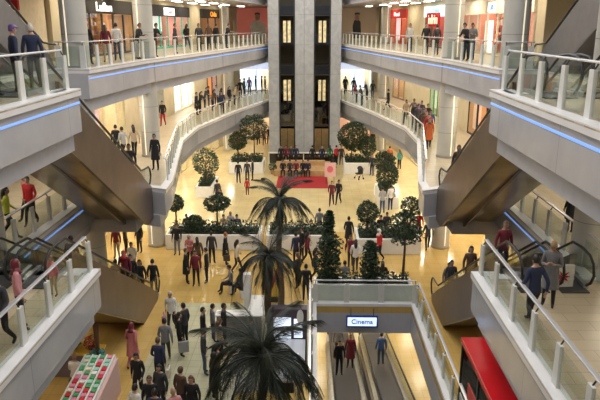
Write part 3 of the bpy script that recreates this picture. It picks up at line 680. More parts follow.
ball_tree(5.8, 40.7, 2.75, .8, 'ball tree at the near end of the narrow right planter')
ball_tree(3.75, 32.4, 2.5, .62, 'ball tree at the left end of the right planter', .8, 1100)
ball_tree(6.1, 32.7, 2.7, .6, 'loose crowned tree at the right end of the right planter', .8, 700)
pillar_tree(1.5, 25.8, .7, 3.3, .55, 'dense pillar shaped tree left at the head of the moving walks', 0, n=2600, neck=.62)
pillar_tree(3.3, 25.8, .7, 1.95, .42, 'loose leafy bush tree above the moving walk sign', 0, n=1300)
pillar_tree(4.75, 25.85, .7, 3.2, .85, 'slender tree with a bare trunk at the right head of the moving walks', 1.9, n=800)
for x, y, w_, lb in ((2.45, 25.8, .3, 'small green shrub'),): pass
palm(-.5, 14.6, 3.25, 'nearest palm, its dark crown filling the bottom middle of the view', 1.22, 60, 3)
palm(-.75, 20.6, 3.75, 'middle one of the three palms, between the nearest and the farthest', .95, 34, 5)
palm(-.55, 24.4, 4.75, 'farthest of the three palms, its crown highest in view', 1.0, 36, 9)
for i, (x, y, rot) in enumerate(((-2.45, 49.8, 0), (2.35, 49.8, 1))):
    o = empty('potted_plant', (x, y, 0), rot, 'small potted plant %s the wooden stage' % ('left of' if i == 0 else 'right of'), 'potted plant')
    MB().cyl(0, 0, 0, .35, .16, .22).build('pot', M_WOOD, o); leaves(ball(0, 0, .6, .35), 200, .09).build('leaves', M_LEAF, o)
# ------------------------------------------------------------------ red carpet stage
o = empty('wooden_stage', (0, 50.2, 0), 0, 'low tan wooden stage with steps in front of the lift tower', 'stage')
MB().box(-2.3, -1.2, 0, 2.3, 2.6, .44).build('platform', M_WOOD, o, bevel=.02); MB().box(-1.8, .8, .44, 1.8, 1.4, .8).build('back_step', M_WOOD, o)
c_ = MB().box(-1.95, -1.85, 0, 1.95, 1.85, .03).build('red_carpet', M_RED, None, (0, 47.05, .002)); tag(c_, 'rectangular red carpet on the floor before the wooden stage', 'carpet')
o = empty('stage_barrier', (0, 53.6, 0), 0, 'white topped dark glass barrier in front of the lift doors', 'barrier')
MB().box(-3.0, -.05, .1, 3.0, .05, .95).build('glass_panel', DGLASS, o); MB().box(-3.05, -.12, .95, 3.05, .12, 1.05).build('top_rail', M_WHITE, o, bevel=.02)
[MB().box(x-.04, -.06, 0, x+.04, .06, .95).build('post', M_WHITE, o) for x in (-3, -1.5, 0, 1.5, 3)]
x, y = at(330, 184, 0)
o = empty('placard', (x, y, 0), 0, 'pink round dotted placard standing right of the red carpet', 'placard')
MB().box(-.42, -.02, .55, .42, .02, 1.65).build('board', mat('pale_pink_board', (.8, .5, .5), .5), o); d = MB().ell((0, -.03, 1.15), (.24, .01, .26), 20, 10); d.build('pink_disc', mat('rose_pink', (.75, .16, .2), .5), o)
b = MB(); b.tube([(-.3, 0, 0), (-.3, 0, .56)], .02, 6); b.tube([(.3, 0, 0), (.3, 0, .56)], .02, 6); b.build('legs', M_DARK, o)
# ------------------------------------------------------------------ stalls and kiosks
o = empty('red_kiosk', (6.1, 14.4, 0), 0, 'kiosk with a flat red roof and dark glass side under the right gallery', 'kiosk')
MB().box(-.78, -2.8, .1, .78, 2.75, 2.45).build('body', M_DARK, o); MB().box(-.84, -2.9, 2.45, .84, 2.82, 2.62).build('roof', M_REDG, o, bevel=.01)
MB().box(-.80, -2.7, .9, -.785, 2.65, 2.35).build('side_glass', DGLASS, o); MB().box(-.81, -2.7, .12, -.785, 2.65, .85).build('white_panel', M_WHITE, o)
MB().box(-.815, .6, 1.2, -.80, 1.8, 1.7).build('red_graphic', M_REDG, o)
b = MB(); [b.box(-.83, y_, .1, -.78, y_+.06, 2.45) for y_ in (-2.8, -1, .8, 2.69)]; b.build('frame', M_DARK, o)
# phone kiosk under the palms
KX, KY = -.4, 20.6
o = empty('phone_kiosk', (-.35, 19.6, 0), 0, 'dark phone kiosk with white lit shelves between the palms and the moving walks', 'kiosk')
MB().box(-.2, -2.4, 0, .85, .2, 1.05).build('counter', M_DARK, o, bevel=.02); MB().box(-.25, -2.45, 1.05, .9, .25, 1.1).build('counter_top', mat('pale_laminate', (.5, .5, .52), .25), o)
MB().box(-.3, .3, 0, .95, .7, 2.2).build('back_wall', mat('plum_panel', (.06, .035, .06), .4), o)
for i, (x, z, w_, h_) in enumerate(((-.2, 1.55, .6, .35), (-.2, 1.1, .6, .3), (.5, 1.15, .3, .7))):
    MB().box(x, .26, z, x+w_, .3, z+h_).build('lit_display', mat('cool_lit_display', (.75, .85, 1), .5, emit=.9), o)
e = MB().ell((.72, .24, 1.95), (.12, .02, .28), 16, 8); e.build('oval_sign', M_WHITE, o)
o = empty('phone_display', (-.15, 18.0, 1.1), 0, 'row of phones on stands on the kiosk counter', 'phone display')
b = MB()
for k in range(6): b.box(.0, -.7+k*.25, 0, .5, -.6+k*.25, .14)
b.build('stands', M_WHITE, o)
b = MB()
for k in range(6): b.box(.05, -.72+k*.25, .14, .45, -.62+k*.25, .15)
b.build('screens', mat('phone_screens', (.2, .3, .5), .2, emit=.4), o)
o = empty('white_counter', (-2.05, 22.6, 0), 0, 'white L shaped stall counter with a tall end panel left of the middle palm', 'counter')
MB().box(-.8, -.8, 0, .9, -.4, 1.0).build('front', mat('grey_counter_front', (.3, .29, .3), .5), o, bevel=.02); MB().box(.35, -.3, 0, .9, 1.2, 1.0).build('side', M_WHITE, o, bevel=.02); MB().box(.05, .9, 0, .35, 1.2, 2.0).build('end_panel', M_WHITE, o)
MB().box(-.85, -.85, 1.0, .95, -.35, 1.05).build('counter_top', M_WHITE, o)
x, y = at(262, 306, 0)
o = empty('advert_banner', (-1.05, 25.4, 0), 0, 'tall yellow and red printed advert banner behind the white counter', 'banner')
MB().box(-.35, -.02, .2, .35, .02, 1.9).build('sheet', mat('yellow_print', (.85, .55, .05), .5), o)
p_ = MB().prism([(-.35, .9), (-.1, 1.5), (.1, 1.0), (.35, 1.7), (.35, 1.2), (.05, .5), (-.35, .5)], .025, .03); p_.move(Matrix.Rotation(pi/2, 4, 'X')); p_.build('red_flame', M_REDG, o)
MB().box(-.4, -.15, 0, .4, .15, .2).build('foot', M_DARK, o)
o = empty('toy_kiosk', (-.5, 16.0, 0), 0, 'yellow and white toy stand hidden under the nearest palm', 'kiosk')
MB().box(-1.1, -.9, 0, 1.25, .9, .8).build('counter', mat('orange_yellow_panel', (.75, .42, .04), .4), o, bevel=.02); MB().box(-1.1, -.9, .8, 1.25, .9, .85).build('counter_top', mat('amber_case', (.55, .35, .05), .4), o)
MB().box(.75, -.8, .85, 1.2, .8, 1.25).build('display_case', mat('amber_case', (.55, .35, .05), .4), o)
# sweets stall at the lower left
o = empty('sweets_stall', (-6.05, 17.2, 0), 0, 'sloping white display stall stacked with coloured sweets, lower left', 'stall')
b = MB(); b.prism_x([(-1.3, 0), (1.0, 0), (1.0, 1.25), (-1.3, .95)], -.55, .55); b.build('base', mat('pale_pink_panel', (.62, .40, .38), .5), o)
n_ = 5
for k in range(n_):
    xk = -.5+k*.235
    MB().bar((xk, -1.3, 1.0), (xk, 1.0, 1.3), .05, .16).build('white_divider', M_WHITE, o)
SW = {'red': (.6, .03, .04), 'green': (.08, .35, .12), 'white': (.8, .78, .75), 'pink': (.75, .25, .35), 'cream': (.8, .7, .5), 'mint': (.35, .65, .5)}
sw_me = {}
for k in range(4):
    for j in range(11):
        cn = R.choice(list(SW)); 
        if cn not in sw_me:
            b = MB().box(-.075, -.075, 0, .075, .075, .13); q = b.build('sweet_packet', colm(SW[cn]), None, bevel=.012); sw_me[cn] = q; 
        else: q = sw_me[cn].copy(); COL.objects.link(q)
        xx = -.5+.1175+k*.235; yy = -1.12+j*.2; zz = .95+(yy+1.3)*.3/2.3+.012
        q.location = (-6.05+xx, 17.2+yy, zz); q.rotation_euler = (.13, 0, R.uniform(-.2, .2)); tag(q, '%s sweet packet among many on the sloping stall display' % cn, 'sweet packet', '%s sweet packets on the stall' % cn)
o = empty('yellow_counter', (-7.55, 19.35, 0), 0, 'yellow topped stall counter with a grey violet front, lower left', 'counter')
MB().box(-1.6, -.3, 0, 1.1, .3, .85).build('front', mat('grey_violet_panel', (.2, .16, .2), .5), o); MB().box(-1.65, -.35, .85, 1.15, .35, .92).build('counter_top', mat('yellow_laminate', (.75, .48, .06), .35), o)
for i, (dx, c_, lb) in enumerate(((-1.2, 0, 'brown and red dried wreath at the left end of the yellow counter'), (-.6, 0, 'mixed dried bouquet on the yellow counter'), (.15, 1, 'dark green leafy wreath on the yellow counter'), (.75, 2, 'red flower bouquet at the right end of the yellow counter'))):
    o = empty('bouquet', (-7.55+dx, 19.35, .92), 0, lb, 'bouquet', 'bouquets on the yellow counter')
    MB().cyl(0, 0, 0, .1, .1, .13).build('pot', M_DARK, o); cc = [[colm((.25, .05, .04)), colm((.12, .12, .06))], M_LEAF, [colm((.55, .03, .03)), colm((.4, .3, .2))]][c_]
    leaves(ball(0, 0, .26, .26), 260, .05).build('leaves', cc, o)
x, y = at(98, 357, .9)
o = empty('dried_plant_stand', (x, y, 0), 0, 'tall brown bundle of dried stems in a teal pot beside the stall', 'plant stand')
MB().cyl(0, 0, 0, .9, .16, .13).build('pedestal', M_DARK, o); leaves(ball(0, 0, 1.0, .28, .2), 260, .06).build('teal_leaves', [colm((.05, .2, .2)), colm((.1, .3, .3))], o)
b = MB(); [b.tube([(R.uniform(-.06, .06), R.uniform(-.06, .06), .9), (R.uniform(-.16, .1), R.uniform(-.1, .1), 2.1)], [.02, .03], 5) for _ in range(14)]; b.build('stems', mat('dry_brown', (.16, .08, .045), .9), o)
for i, (px, py, c_) in enumerate(((91, 366, 'red'), (100, 363, 'white'), (94, 372, 'green'), (107, 361, 'cream'), (104, 370, 'pink'))):
    x, y = at(px, py, .95)
    o = empty('gift_bouquet', (x, y, 0), 0, '%s gift bouquet on a pedestal by the sweets stall, %s' % (c_, ['left', 'middle', 'lowest left', 'far right', 'nearest the sweets'][i]), 'bouquet', 'gift bouquets beside the sweets')
    MB().cyl(0, 0, 0, .72, .1).build('pedestal', M_DARK, o); leaves(ball(0, 0, .88, .17, .2), 220, .045).build('petals', [colm(SW[c_]), colm(shade(SW[c_], .5))], o)
# ------------------------------------------------------------------ people
SKIN = [mat('skin_light', (.50, .31, .22), .55), mat('skin_tan', (.40, .23, .15), .55)]
CW = {'black': (.012, .012, .014), 'charcoal': (.04, .04, .045), 'navy': (.02, .028, .07), 'grey': (.17, .17, .18), 'light grey': (.42, .42, .42), 'white': (.72, .70, .68), 'red': (.50, .02, .025), 'dark red': (.16, .015, .03),
      'orange': (.55, .12, .03), 'pink': (.62, .28, .30), 'blue': (.06, .13, .36), 'denim': (.06, .09, .16), 'brown': (.11, .06, .035), 'beige': (.48, .37, .25), 'olive': (.10, .10, .05), 'lime': (.45, .50, .05), 'teal': (.05, .28, .28),
      'purple': (.12, .06, .22), 'green': (.05, .18, .08), 'floral pink': (.55, .18, .18), 'blond': (.45, .28, .12), 'ginger': (.32, .08, .02), 'cream': (.65, .58, .45), 'white hair': (.5, .46, .42)}
M_SHOE = mat('dark_shoes', (.015, .013, .012), .5); M_EYE = mat('eye_dark', (.01, .008, .008), .3); M_LIP = mat('lips', (.28, .08, .07), .5)
def J(pose):
    """joints: name -> (point, (rx, ry)); the figure faces +y"""
    s = pose == 'sit'
    g = -.40 if s else (-.03 if pose == 'walk' else 0)
    lean = {'lean': .16, 'phone': .03, 'walk': .03, 'sit': .05}.get(pose, 0)
    def U(z): return lean*max(0, (z-.93)/.5)
    d = {'pelvis': ((0, 0, .95+g), (.155, .115)), 'waist': ((0, U(1.10)-.0, 1.10+g), (.14, .11)), 'chest': ((0, U(1.28)+.01, 1.28+g), (.165, .12)), 'upper': ((0, U(1.4), 1.40+g), (.13, .095)),
         'neck': ((0, U(1.48), 1.49+g), (.056, .056)), 'skull': ((0, U(1.58)+.02, 1.575+g), (.05, .055))}
    hip = [(sx*.085, .02 if s else 0, .88+g) for sx in (-1, 1)]
    leg = {'stand': [((-.10, .02, .49), (-.11, -.01, .09), (-.13, .13, .035)), ((.10, .03, .49), (.12, .02, .09), (.15, .15, .035))],
           'walk': [((-.09, .02, .47), (-.10, -.25, .14), (-.10, -.14, .035)), ((.09, .17, .50), (.10, .27, .09), (.10, .42, .045))],
           'sit': [((-.13, .44, .50), (-.13, .46, .09), (-.14, .61, .035)), ((.12, .43, .50), (.14, .52, .09), (.16, .66, .035))]}.get(pose if pose in ('walk', 'sit') else 'stand')
    sh = [(sx*.165, U(1.41), 1.415+g) for sx in (-1, 1)]
    arm = {'stand': [((-.235, -.03, 1.13), (-.25, .05, .89), (-.245, .08, .80)), ((.235, -.02, 1.13), (.25, .06, .89), (.245, .09, .80))],
           'walk': [((-.235, .03, 1.12), (-.22, .22, .95), (-.21, .29, .91)), ((.24, -.14, 1.12), (.25, -.10, .88), (.25, -.08, .79))],
           'phone': [((-.23, .0, 1.12), (-.10, .25, 1.20), (-.06, .30, 1.25)), ((.23, .0, 1.12), (.11, .25, 1.18), (.07, .31, 1.24))],
           'lean': [((-.25, .22, 1.14), (-.20, .40, 1.19), (-.18, .49, 1.19)), ((.25, .22, 1.14), (.18, .40, 1.19), (.14, .48, 1.19))],
           'carry': [((-.235, -.03, 1.13), (-.25, .05, .89), (-.245, .08, .80)), ((.235, .0, 1.12), (.15, .24, 1.05), (.08, .29, 1.07))],
           'sit': [((-.24, .10, .74), (-.15, .30, .63), (-.13, .38, .625)), ((.24, .10, .74), (.14, .30, .64), (.12, .38, .635))]}[pose]
    return d, hip, leg, sh, arm
def body_mesh(pose):
    d, hip, leg, sh, arm = J(pose)
    pts = []; rad = []; edges = []; zone = []
    def P(p, r, par, z):
        pts.append(Vector(p)); rad.append(r if isinstance(r, tuple) else (r, r)); i = len(pts)-1
        if par is not None: edges.append((par, i)); zone.append(z)
        return i
    pe = P(*d['pelvis'], None, 2); wa = P(*d['waist'], pe, 1); ch = P(*d['chest'], wa, 1); up = P(*d['upper'], ch, 1); ne = P(*d['neck'], up, 1); P(*d['skull'], ne, 0)
    for k in (0, 1):
        h = P(hip[k], .098, pe, 2); kn = P(leg[k][0], .066, h, 2); an = P(leg[k][1], .046, kn, 2); P(leg[k][2], (.04, .032), an, 3)
        s_ = P(sh[k], .066, up, 1); el = P(arm[k][0], .052, s_, 1); wr = P(arm[k][1], .034, el, 1); P(arm[k][2], (.022, .036), wr, 0)
    me = bpy.data.meshes.new('tmp'); me.from_pydata(pts, edges, []); o = bpy.data.objects.new('tmp', me); COL.objects.link(o)
    m = o.modifiers.new('s', 'SKIN'); m.use_smooth_shade = True; m.use_x_symmetry = False
    for i, r in enumerate(rad): me.skin_vertices[0].data[i].radius = r
    me.skin_vertices[0].data[0].use_root = True
    o.modifiers.new('u', 'SUBSURF').levels = 1
    bpy.context.view_layer.update()
    ev = bpy.data.meshes.new_from_object(o.evaluated_get(bpy.context.evaluated_depsgraph_get()))
    b = MB(); vs = [v.co[:] for v in ev.vertices]; fs = [list(p.vertices) for p in ev.polygons]
    b.add(vs, fs, 0, True)
    for i, p in enumerate(ev.polygons):
        c = Vector(p.center); best = (9, 0)
        for (a, e), z in zip(edges, zone):
            A, B = pts[a], pts[e]; t = max(0, min(1, (c-A).dot(B-A)/(B-A).length_squared)); q = A+(B-A)*t
            dd = (c-q).length-(rad[a][0]*(1-t)+rad[e][0]*t)
            if dd < best[0]: best = (dd, z)
        z = best[1]
        if z == 1 and c.z > pts[ne].z-.012 and abs(c.x) < .1: z = 0
        if z == 2 and pose != 'sit' and c.z > .90: z = 1
        b.m[i] = z
    bpy.data.objects.remove(o); bpy.data.meshes.remove(me)
    # head with a face
    hc = pts[ne]+Vector((0, .028, .135))
    h = MB(); h.ell((0, 0, 0), (.076, .094, .122), 16, 12)
    h.v = [(x*(1-.28*max(0, -z/.12)**1.5), y*(1-.12*max(0, -z/.12)) + (.01 if z < -.05 and y > 0 else 0), z) for x, y, z in h.v]
    h.m = [0]*len(h.m)
    h.add([(-.014, .088, -.035), (.014, .088, -.035), (0, .118, -.03), (0, .09, .02)], [(0, 1, 2), (1, 3, 2), (3, 0, 2)], 0, True)
    for sx in (-1, 1):
        h.ell((sx*.03, .086, .008), (.013, .008, .008), 8, 5, 4); h.ell((sx*.077, -.005, -.01), (.012, .02, .032), 8, 5, 0)
        h.box(sx*.03-.016, .087, .026, sx*.03+.016, .094, .032, 4)
    h.box(-.022, .084, -.067, .022, .091, -.058, 5)
    if pose in ('phone', 'lean', 'sit'): h.move(Matrix.Rotation(-.35, 4, 'X'))
    h.move(Matrix.Translation(hc)); n0 = len(b.v)
    b.v += h.v; b.f += [[i+n0 for i in f] for f in h.f]; b.m += h.m; b.sm += h.sm
    # fingers
    for k in (0, 1):
        wr = Vector(arm[k][1]); ha = Vector(arm[k][2]); u = (ha-wr).normalized(); sx = -1 if k == 0 else 1
        side = Vector((0, 1, 0))-u*u.y
        if side.length < .3: side = Vector((1, 0, 0))-u*u.x
        side.normalize(); inn = Vector((-sx, 0, 0))-u*(-sx*u.x)
        if pose in ('sit', 'lean') or inn.length < .3: inn = Vector((0, 0, -1))
        inn = (inn-side*inn.dot(side)).normalized()
        for i, (off, L) in enumerate(((-.027, .062), (-.009, .074), (.009, .07), (.026, .055))):
            p = ha+side*off+u*.01; q = p+u*L*.55+inn*.008; r = q+u*L*.4+inn*.028
            b.tube([p, q, r], [.0095, .0085, .006], 5, 0)
        p = ha+side*.03-u*.02; q = p+side*.025+u*.03+inn*.01; b.tube([p, q, q+u*.028+inn*.01], [.011, .0095, .007], 5, 0)
    return b, hc
BODY = {}
def get_body(pose):
    if pose not in BODY:
        b, hc = body_mesh(pose); o = b.build('body', [SKIN[0], M_SHOE, M_SHOE, M_SHOE, M_EYE, M_LIP]); BODY[pose] = (o.data, hc); bpy.data.objects.remove(o)
    return BODY[pose]
HAIR = {}
def hair_mb(kind):
    b = MB()
    if kind in ('short', 'long', 'bun', 'cap'):
        b.ell((0, -.006, .012), (.086, .104, .130), 18, 14, 0, lambda c: not (c.y > .035 and c.z < .055) and c.z > (-.055 if c.y < .02 else -.02))
    if kind == 'long': b.tube([(0, -.05, .04), (0, -.085, -.06), (0, -.10, -.18), (0, -.10, -.30)], [.07, .088, .085, .05], 12)
    if kind == 'bun': b.ell((0, -.12, .05), (.045, .045, .045), 10, 8)
    if kind == 'cap': b.ell((0, .0, .05), (.092, .108, .098), 16, 10, 0, lambda c: c.z > -.01); b.ell((0, .11, .045), (.07, .075, .012), 12, 6)
    if kind == 'scarf':
        b.ell((0, -.012, 0), (.097, .112, .142), 18, 14, 0, lambda c: not (c.y > .065 and abs(c.x) < .065 and -.085 < c.z < .065))
        b.tube([(0, 0, -.07), (0, -.02, -.15), (0, -.02, -.21)], [.085, .10, .15], 14)
    return b
def get_hair(kind):
    if kind not in HAIR:
        o = hair_mb(kind).build('hair', M_BLACK); HAIR[kind] = o.data; bpy.data.objects.remove(o)
    return HAIR[kind]
def setmat(o, i, m): o.material_slots[i].link = 'OBJECT'; o.material_slots[i].material = m
def get_coat(kind, pose):
    k = (kind, pose)
    if k not in HAIR:
        b = MB()
        if kind == 'coat':
            w = .05 if pose == 'walk' else 0
            zs = [(1.16, .165, .135, 0), (.95, .185, .15, 0), (.70, .205, .17+w, w*.6), (.52, .225, .18+w*2, w)]
            n = 18; vs = []
            for z, rx, ry, oy in zs: vs += [(rx*cos(2*pi*i/n), oy+ry*sin(2*pi*i/n), z) for i in range(n)]
            fs = [(j*n+i, j*n+(i+1) % n, (j+1)*n+(i+1) % n, (j+1)*n+i) for j in range(3) for i in range(n)]
            b.add(vs, fs, 0, True)
        o = b.build('coat_skirt', M_BLACK); s = o.modifiers.new('t', 'SOLIDIFY'); HAIR[k] = o.data; bpy.data.objects.remove(o)
    return HAIR[k]
NP = [0]
PEOPLE = []
def person(x, y, z, pose, face, top, legs, hair, label, extra='', scale=1., group=None):
    me, hc = get_body(pose); NP[0] += 1
    if z == 0 and 'stage' not in label and not ('seated' in label and 'planter' in label):
        for x0, y0, x1, y1 in RECTS:
            if x0-.3 < x < x1+.3 and y0-.3 < y < y1+.3:
                y = y0-.34 if (y-y0 < y1-y or 'counter' in label) and 'behind' not in label else y1+.34
    for cx, cy, r, t_ in CL:
        q = math.hypot(abs(x)-cx, y-cy)
        if q < r+.36: y = cy-r-.36 if y < cy else cy+r+.36
    if abs(z-round(z/5)*5) < .01 and 'stage' not in label and 'barrier' not in label:      # not into someone already standing there
        for _ in range(8):
            if not any(abs(q[2]-z) < .5 and math.hypot(q[0]-x, q[1]-y) < .5 for q in PEOPLE): break
            k = (y+.3)/y; x, y = (CAMX+(x-CAMX)*k, y+.3) if z < 9 else (x+(.12 if x > 0 else -.12), y+.3)
    o = empty('person', (x, y, z), radians(face), label, 'person', group); o.scale = (scale*.98, scale*.98, scale)
    b = bpy.data.objects.new('body', me); COL.objects.link(b); b.parent = o
    sk = SKIN[NP[0] % 2]; setmat(b, 0, sk); setmat(b, 1, colm(CW[top])); setmat(b, 2, colm(CW[legs])); setmat(b, 3, M_SHOE)
    hk, hcol = hair.split(':') if ':' in hair else (hair, 'black')
    if hk != 'bald':
        hname = {'scarf': 'headscarf', 'cap': 'cap'}.get(hk, 'hair')
        h = bpy.data.objects.new(hname, get_hair(hk)); COL.objects.link(h); h.parent = o; h.location = hc
        if pose in ('phone', 'lean', 'sit'): h.rotation_euler.x = -.35
        setmat(h, 0, colm(CW[hcol], 'hair') if hcol != 'black' else mat('black_hair', (.012, .01, .009), .5))
    if 'coat' in extra and pose not in ('sit',):
        c = bpy.data.objects.new('coat_skirt', get_coat('coat', 'walk' if pose == 'walk' else 'stand')); COL.objects.link(c); c.parent = o; setmat(c, 0, colm(CW[top]))
    PEOPLE.append((x, y, z, face, scale, pose)); return o
def edge_x(lv, y):
    h = inner(lv)
    xs = [x0+(x1-x0)*(y-y0)/(y1-y0) for (x0, y0), (x1, y1) in zip(h, h[1:]) if y1 > y0 and y0 <= y <= y1]
    return max(xs) if xs else 3.4
def P(hx, hy, lv, pose, face, top, legs, hair, label, extra='', scale=1., seat=0.):
    """one person from the pixel of the top of the head, standing on the level lv"""
    hh = (1.76*scale if pose != 'sit' else 1.34*scale)+seat
    if lv == L2:      # eye level: stand them behind the railing, hy-25 tells how near
        sg = -1 if hx < 300 else 1; back = .75 if pose == 'lean' else (1.2 if pose != 'walk' else 1.9); best = (1e9, 0, 0)
        for k in range(600):
            y = 17+k*.08
            if y > 58: break
            x = sg*(edge_x(lv, y)+back); dx = x-CAMX; u, v = dx+y*YAW, y-dx*YAW; q = 300+630*u/(v*cos(PITCH)+.8*sin(PITCH))
            if y > 24.5: best = min(best, (abs(q-hx), x, y))
        return person(best[1], best[2], lv, pose, face, top, legs, hair, label, extra, scale)
    x, y = at(hx, hy, lv+hh)
    if y > 62.5: x, y = CAMX+(x-CAMX)*62.5/y, 62.5+(hx % 3)*.8
    for cx, cy, r, t_ in CL:
        q = math.hypot(abs(x)-cx, y-cy)
        if q < r+.42: y = cy-r-.42 if y < cy else cy+r+.42
    for key, ymin in (('behind the left planter', 34.1), ('behind the right planter', 33.8), ('moving walks', 26.75), ('left half of the stage', 53.2), ('by the dark glass barrier', 53.15)):
        if key in label and (pose == 'sit' or 'row' in label) and y < ymin+.6: x, y = CAMX+(x-CAMX)*ymin/y, ymin
    if 'vendor in a white' in label: x, y = -6.98, 18.2
    if 'seated on the wooden stage' in label: x, y = CAMX+(x-CAMX)*49.12/y, 49.12
    if lv in (L1, L2):
        e = edge_x(lv, y)+(.72 if lv == L2 else .62)
        if abs(x) < e: x = e*(1 if x > 0 else -1)
    elif lv == L0 and pose == 'sit' and 'stage' not in label: bench_spots.append((x, y, face, label))
    return person(x, y, lv+seat, pose, face, top, legs, hair, label, extra, scale)
bench_spots = []
# --- second floor (upper gallery)
for a in [(-6.8, 15.15, 'stand', -70, 'dark red', 'black', 'short:brown', 'person in dark red at the far left behind the nearest upper left railing', '', .93),
          (-6.4, 15.3, 'stand', -50, 'navy', 'black', 'cap:purple', 'person in a purple cap and navy top behind the nearest upper left railing', '', .95),
          (-6.15, 15.78, 'stand', 20, 'navy', 'charcoal', 'short:white hair', 'grey haired person in dark navy at the head of the upper left escalator', '', .96)]:
    person(a[0], a[1], L2, *a[2:8], extra=a[8], scale=a[9])
Z = L2
P(87, 31, Z, 'stand', 0, 'black', 'black', 'short', 'person in black standing by the column left of the Lufian shop')
P(106, 25, Z, 'stand', 30, 'dark red', 'beige', 'long:brown', 'person with long brown hair in front of the Lufian shop doorway', '', .95)
P(117, 24, Z, 'stand', 10, 'white', 'navy', 'short', 'person in a white top just right of the Lufian doorway')
P(137.5, 27, Z, 'lean', -100, 'black', 'light grey', 'short:brown', 'person in a black jacket and light trousers leaning on the upper left railing')
P(154, 29, Z, 'lean', -120, 'black', 'black', 'short', 'person in black leaning on the railing right of the beige column, upper left')
P(175, 25, Z, 'stand', -90, 'charcoal', 'black', 'short', 'person in charcoal looking out before the mint green shop', 'coat')
P(186.5, 25.5, Z, 'walk', -20, 'black', 'navy', 'long', 'person with long black hair walking past the right edge of the mint green shop')
P(199, 27.5, Z, 'stand', 180, 'charcoal', 'black', 'short', 'person in charcoal left of the orange lit sign shop on the upper left gallery')
P(209, 26.5, Z, 'stand', 10, 'brown', 'black', 'long:brown', 'brown haired person in front of the orange lit sign shop')
P(216, 26.5, Z, 'stand', -30, 'black', 'black', 'short', 'person in black right of the orange lit sign shop', 'coat')
P(226, 25.5, Z, 'lean', -100, 'black', 'charcoal', 'short', 'broad person in black leaning on the upper railing left of the salmon poster')
P(410, 23, Z, 'stand', 160, 'light grey', 'navy', 'short', 'person in a light grey shirt beside the red fronted shop, upper right gallery')
P(426, 23.5, Z, 'stand', 170, 'black', 'black', 'short', 'person in black holding the upper right railing under the pale blue sign')
P(436.5, 27, Z, 'stand', 20, 'charcoal', 'black', 'short', 'shorter person in charcoal under the indirim banner', '', .97)
P(467, 25, Z, 'lean', 120, 'black', 'black', 'short', 'person in black, left one of the pair at the upper right railing')
P(472, 25.5, Z, 'phone', 150, 'grey', 'denim', 'short', 'person in grey blue, right one of the pair at the upper right railing')
# --- first floor
Z = L1
P(133, 124, Z, 'walk', 30, 'beige', 'black', 'long', 'person with long black hair and beige jacket walking beside the left first floor column')
P(122, 126, Z, 'walk', 60, 'light grey', 'black', 'short', 'person in light grey, middle one of the trio on the left first floor')
P(115, 125.5, Z, 'stand', 0, 'black', 'black', 'short', 'person in black farthest left of the trio before the pink shop display')
P(154, 133.5, Z, 'stand', 170, 'black', 'black', 'short', 'person in a black coat standing near the left first floor landing railing', 'coat')
P(162, 100, Z, 'walk', 180, 'black', 'red', 'short', 'person in black and red in front of the rails of dark clothing')
P(196, 92, Z, 'stand', -100, 'black', 'black', 'short', 'person in a black coat at the bend of the left first floor railing', 'coat')
P(204, 87, Z, 'lean', -100, 'charcoal', 'black', 'short:brown', 'person in charcoal second from the bend of the left first floor railing')
P(212, 89, Z, 'lean', -110, 'brown', 'black', 'long', 'person in brown leaning on the left first floor railing before the white doorway')
P(219, 88, Z, 'lean', -100, 'black', 'charcoal', 'scarf:charcoal', 'person in a charcoal headscarf in the left first floor crowd')
P(224, 91, Z, 'stand', 180, 'navy', 'black', 'short', 'person in navy in the middle of the left first floor crowd')
P(199, 91, Z, 'lean', -110, 'black', 'black', 'long', 'long haired person in black, first right of the bend of the left railing')
P(208, 86, Z, 'stand', -80, 'black', 'navy', 'short', 'person in black and navy between the leaning ones, left first floor')
P(216, 85, Z, 'stand', 170, 'light grey', 'black', 'short', 'person in a light grey shirt behind the leaning row, left first floor')
P(229, 86, Z, 'stand', -120, 'black', 'black', 'long:brown', 'brown haired person in black at the back of the left first floor crowd')
P(234, 84.5, Z, 'lean', -100, 'beige', 'black', 'short', 'person in beige leaning on the left first floor railing')
P(240, 79, Z, 'stand', 180, 'black', 'black', 'short', 'tall person in black behind the one in beige, left first floor', '', 1.05)
P(244, 78, Z, 'stand', -60, 'charcoal', 'navy', 'short', 'person in charcoal and navy left of the narrow dark doorway, left first floor')
P(249, 74, Z, 'stand', 180, 'purple', 'black', 'long', 'person in purple far down the left first floor gallery')
P(254, 71, Z, 'stand', -90, 'black', 'black', 'short', 'person in black, fourth from the lift tower, left first floor')
P(260, 70, Z, 'stand', -90, 'dark red', 'black', 'short', 'person in dark red, second from the lift tower, left first floor')
P(265.5, 67, Z, 'stand', -90, 'black', 'black', 'short', 'person in black next to the lift tower, left first floor')
P(341, 68, Z, 'walk', 0, 'charcoal', 'black', 'short', 'person in charcoal next to the lift tower, right first floor')
P(346, 67, Z, 'walk', 180, 'black', 'black', 'short', 'person in black, second from the lift tower, right first floor')
P(354, 66.5, Z, 'walk', 0, 'black', 'navy', 'short', 'person walking before the blue lit shop, right first floor')
P(357, 83, Z, 'lean', 100, 'dark red', 'black', 'long', 'person in dark red leaning on the right first floor railing')
P(362, 85, Z, 'lean', 100, 'charcoal', 'black', 'short', 'person in charcoal leaning on the right first floor railing beside the one in dark red')
P(367.5, 81, Z, 'lean', 110, 'navy', 'black', 'short:white hair', 'white haired person in navy at the right first floor railing')
P(373, 80, Z, 'walk', 180, 'black', 'denim', 'short', 'person in black and jeans walking on the right first floor behind the railing')
P(389, 88.5, Z, 'walk', 100, 'black', 'black', 'short', 'lone person in black before the green framed window, right first floor')
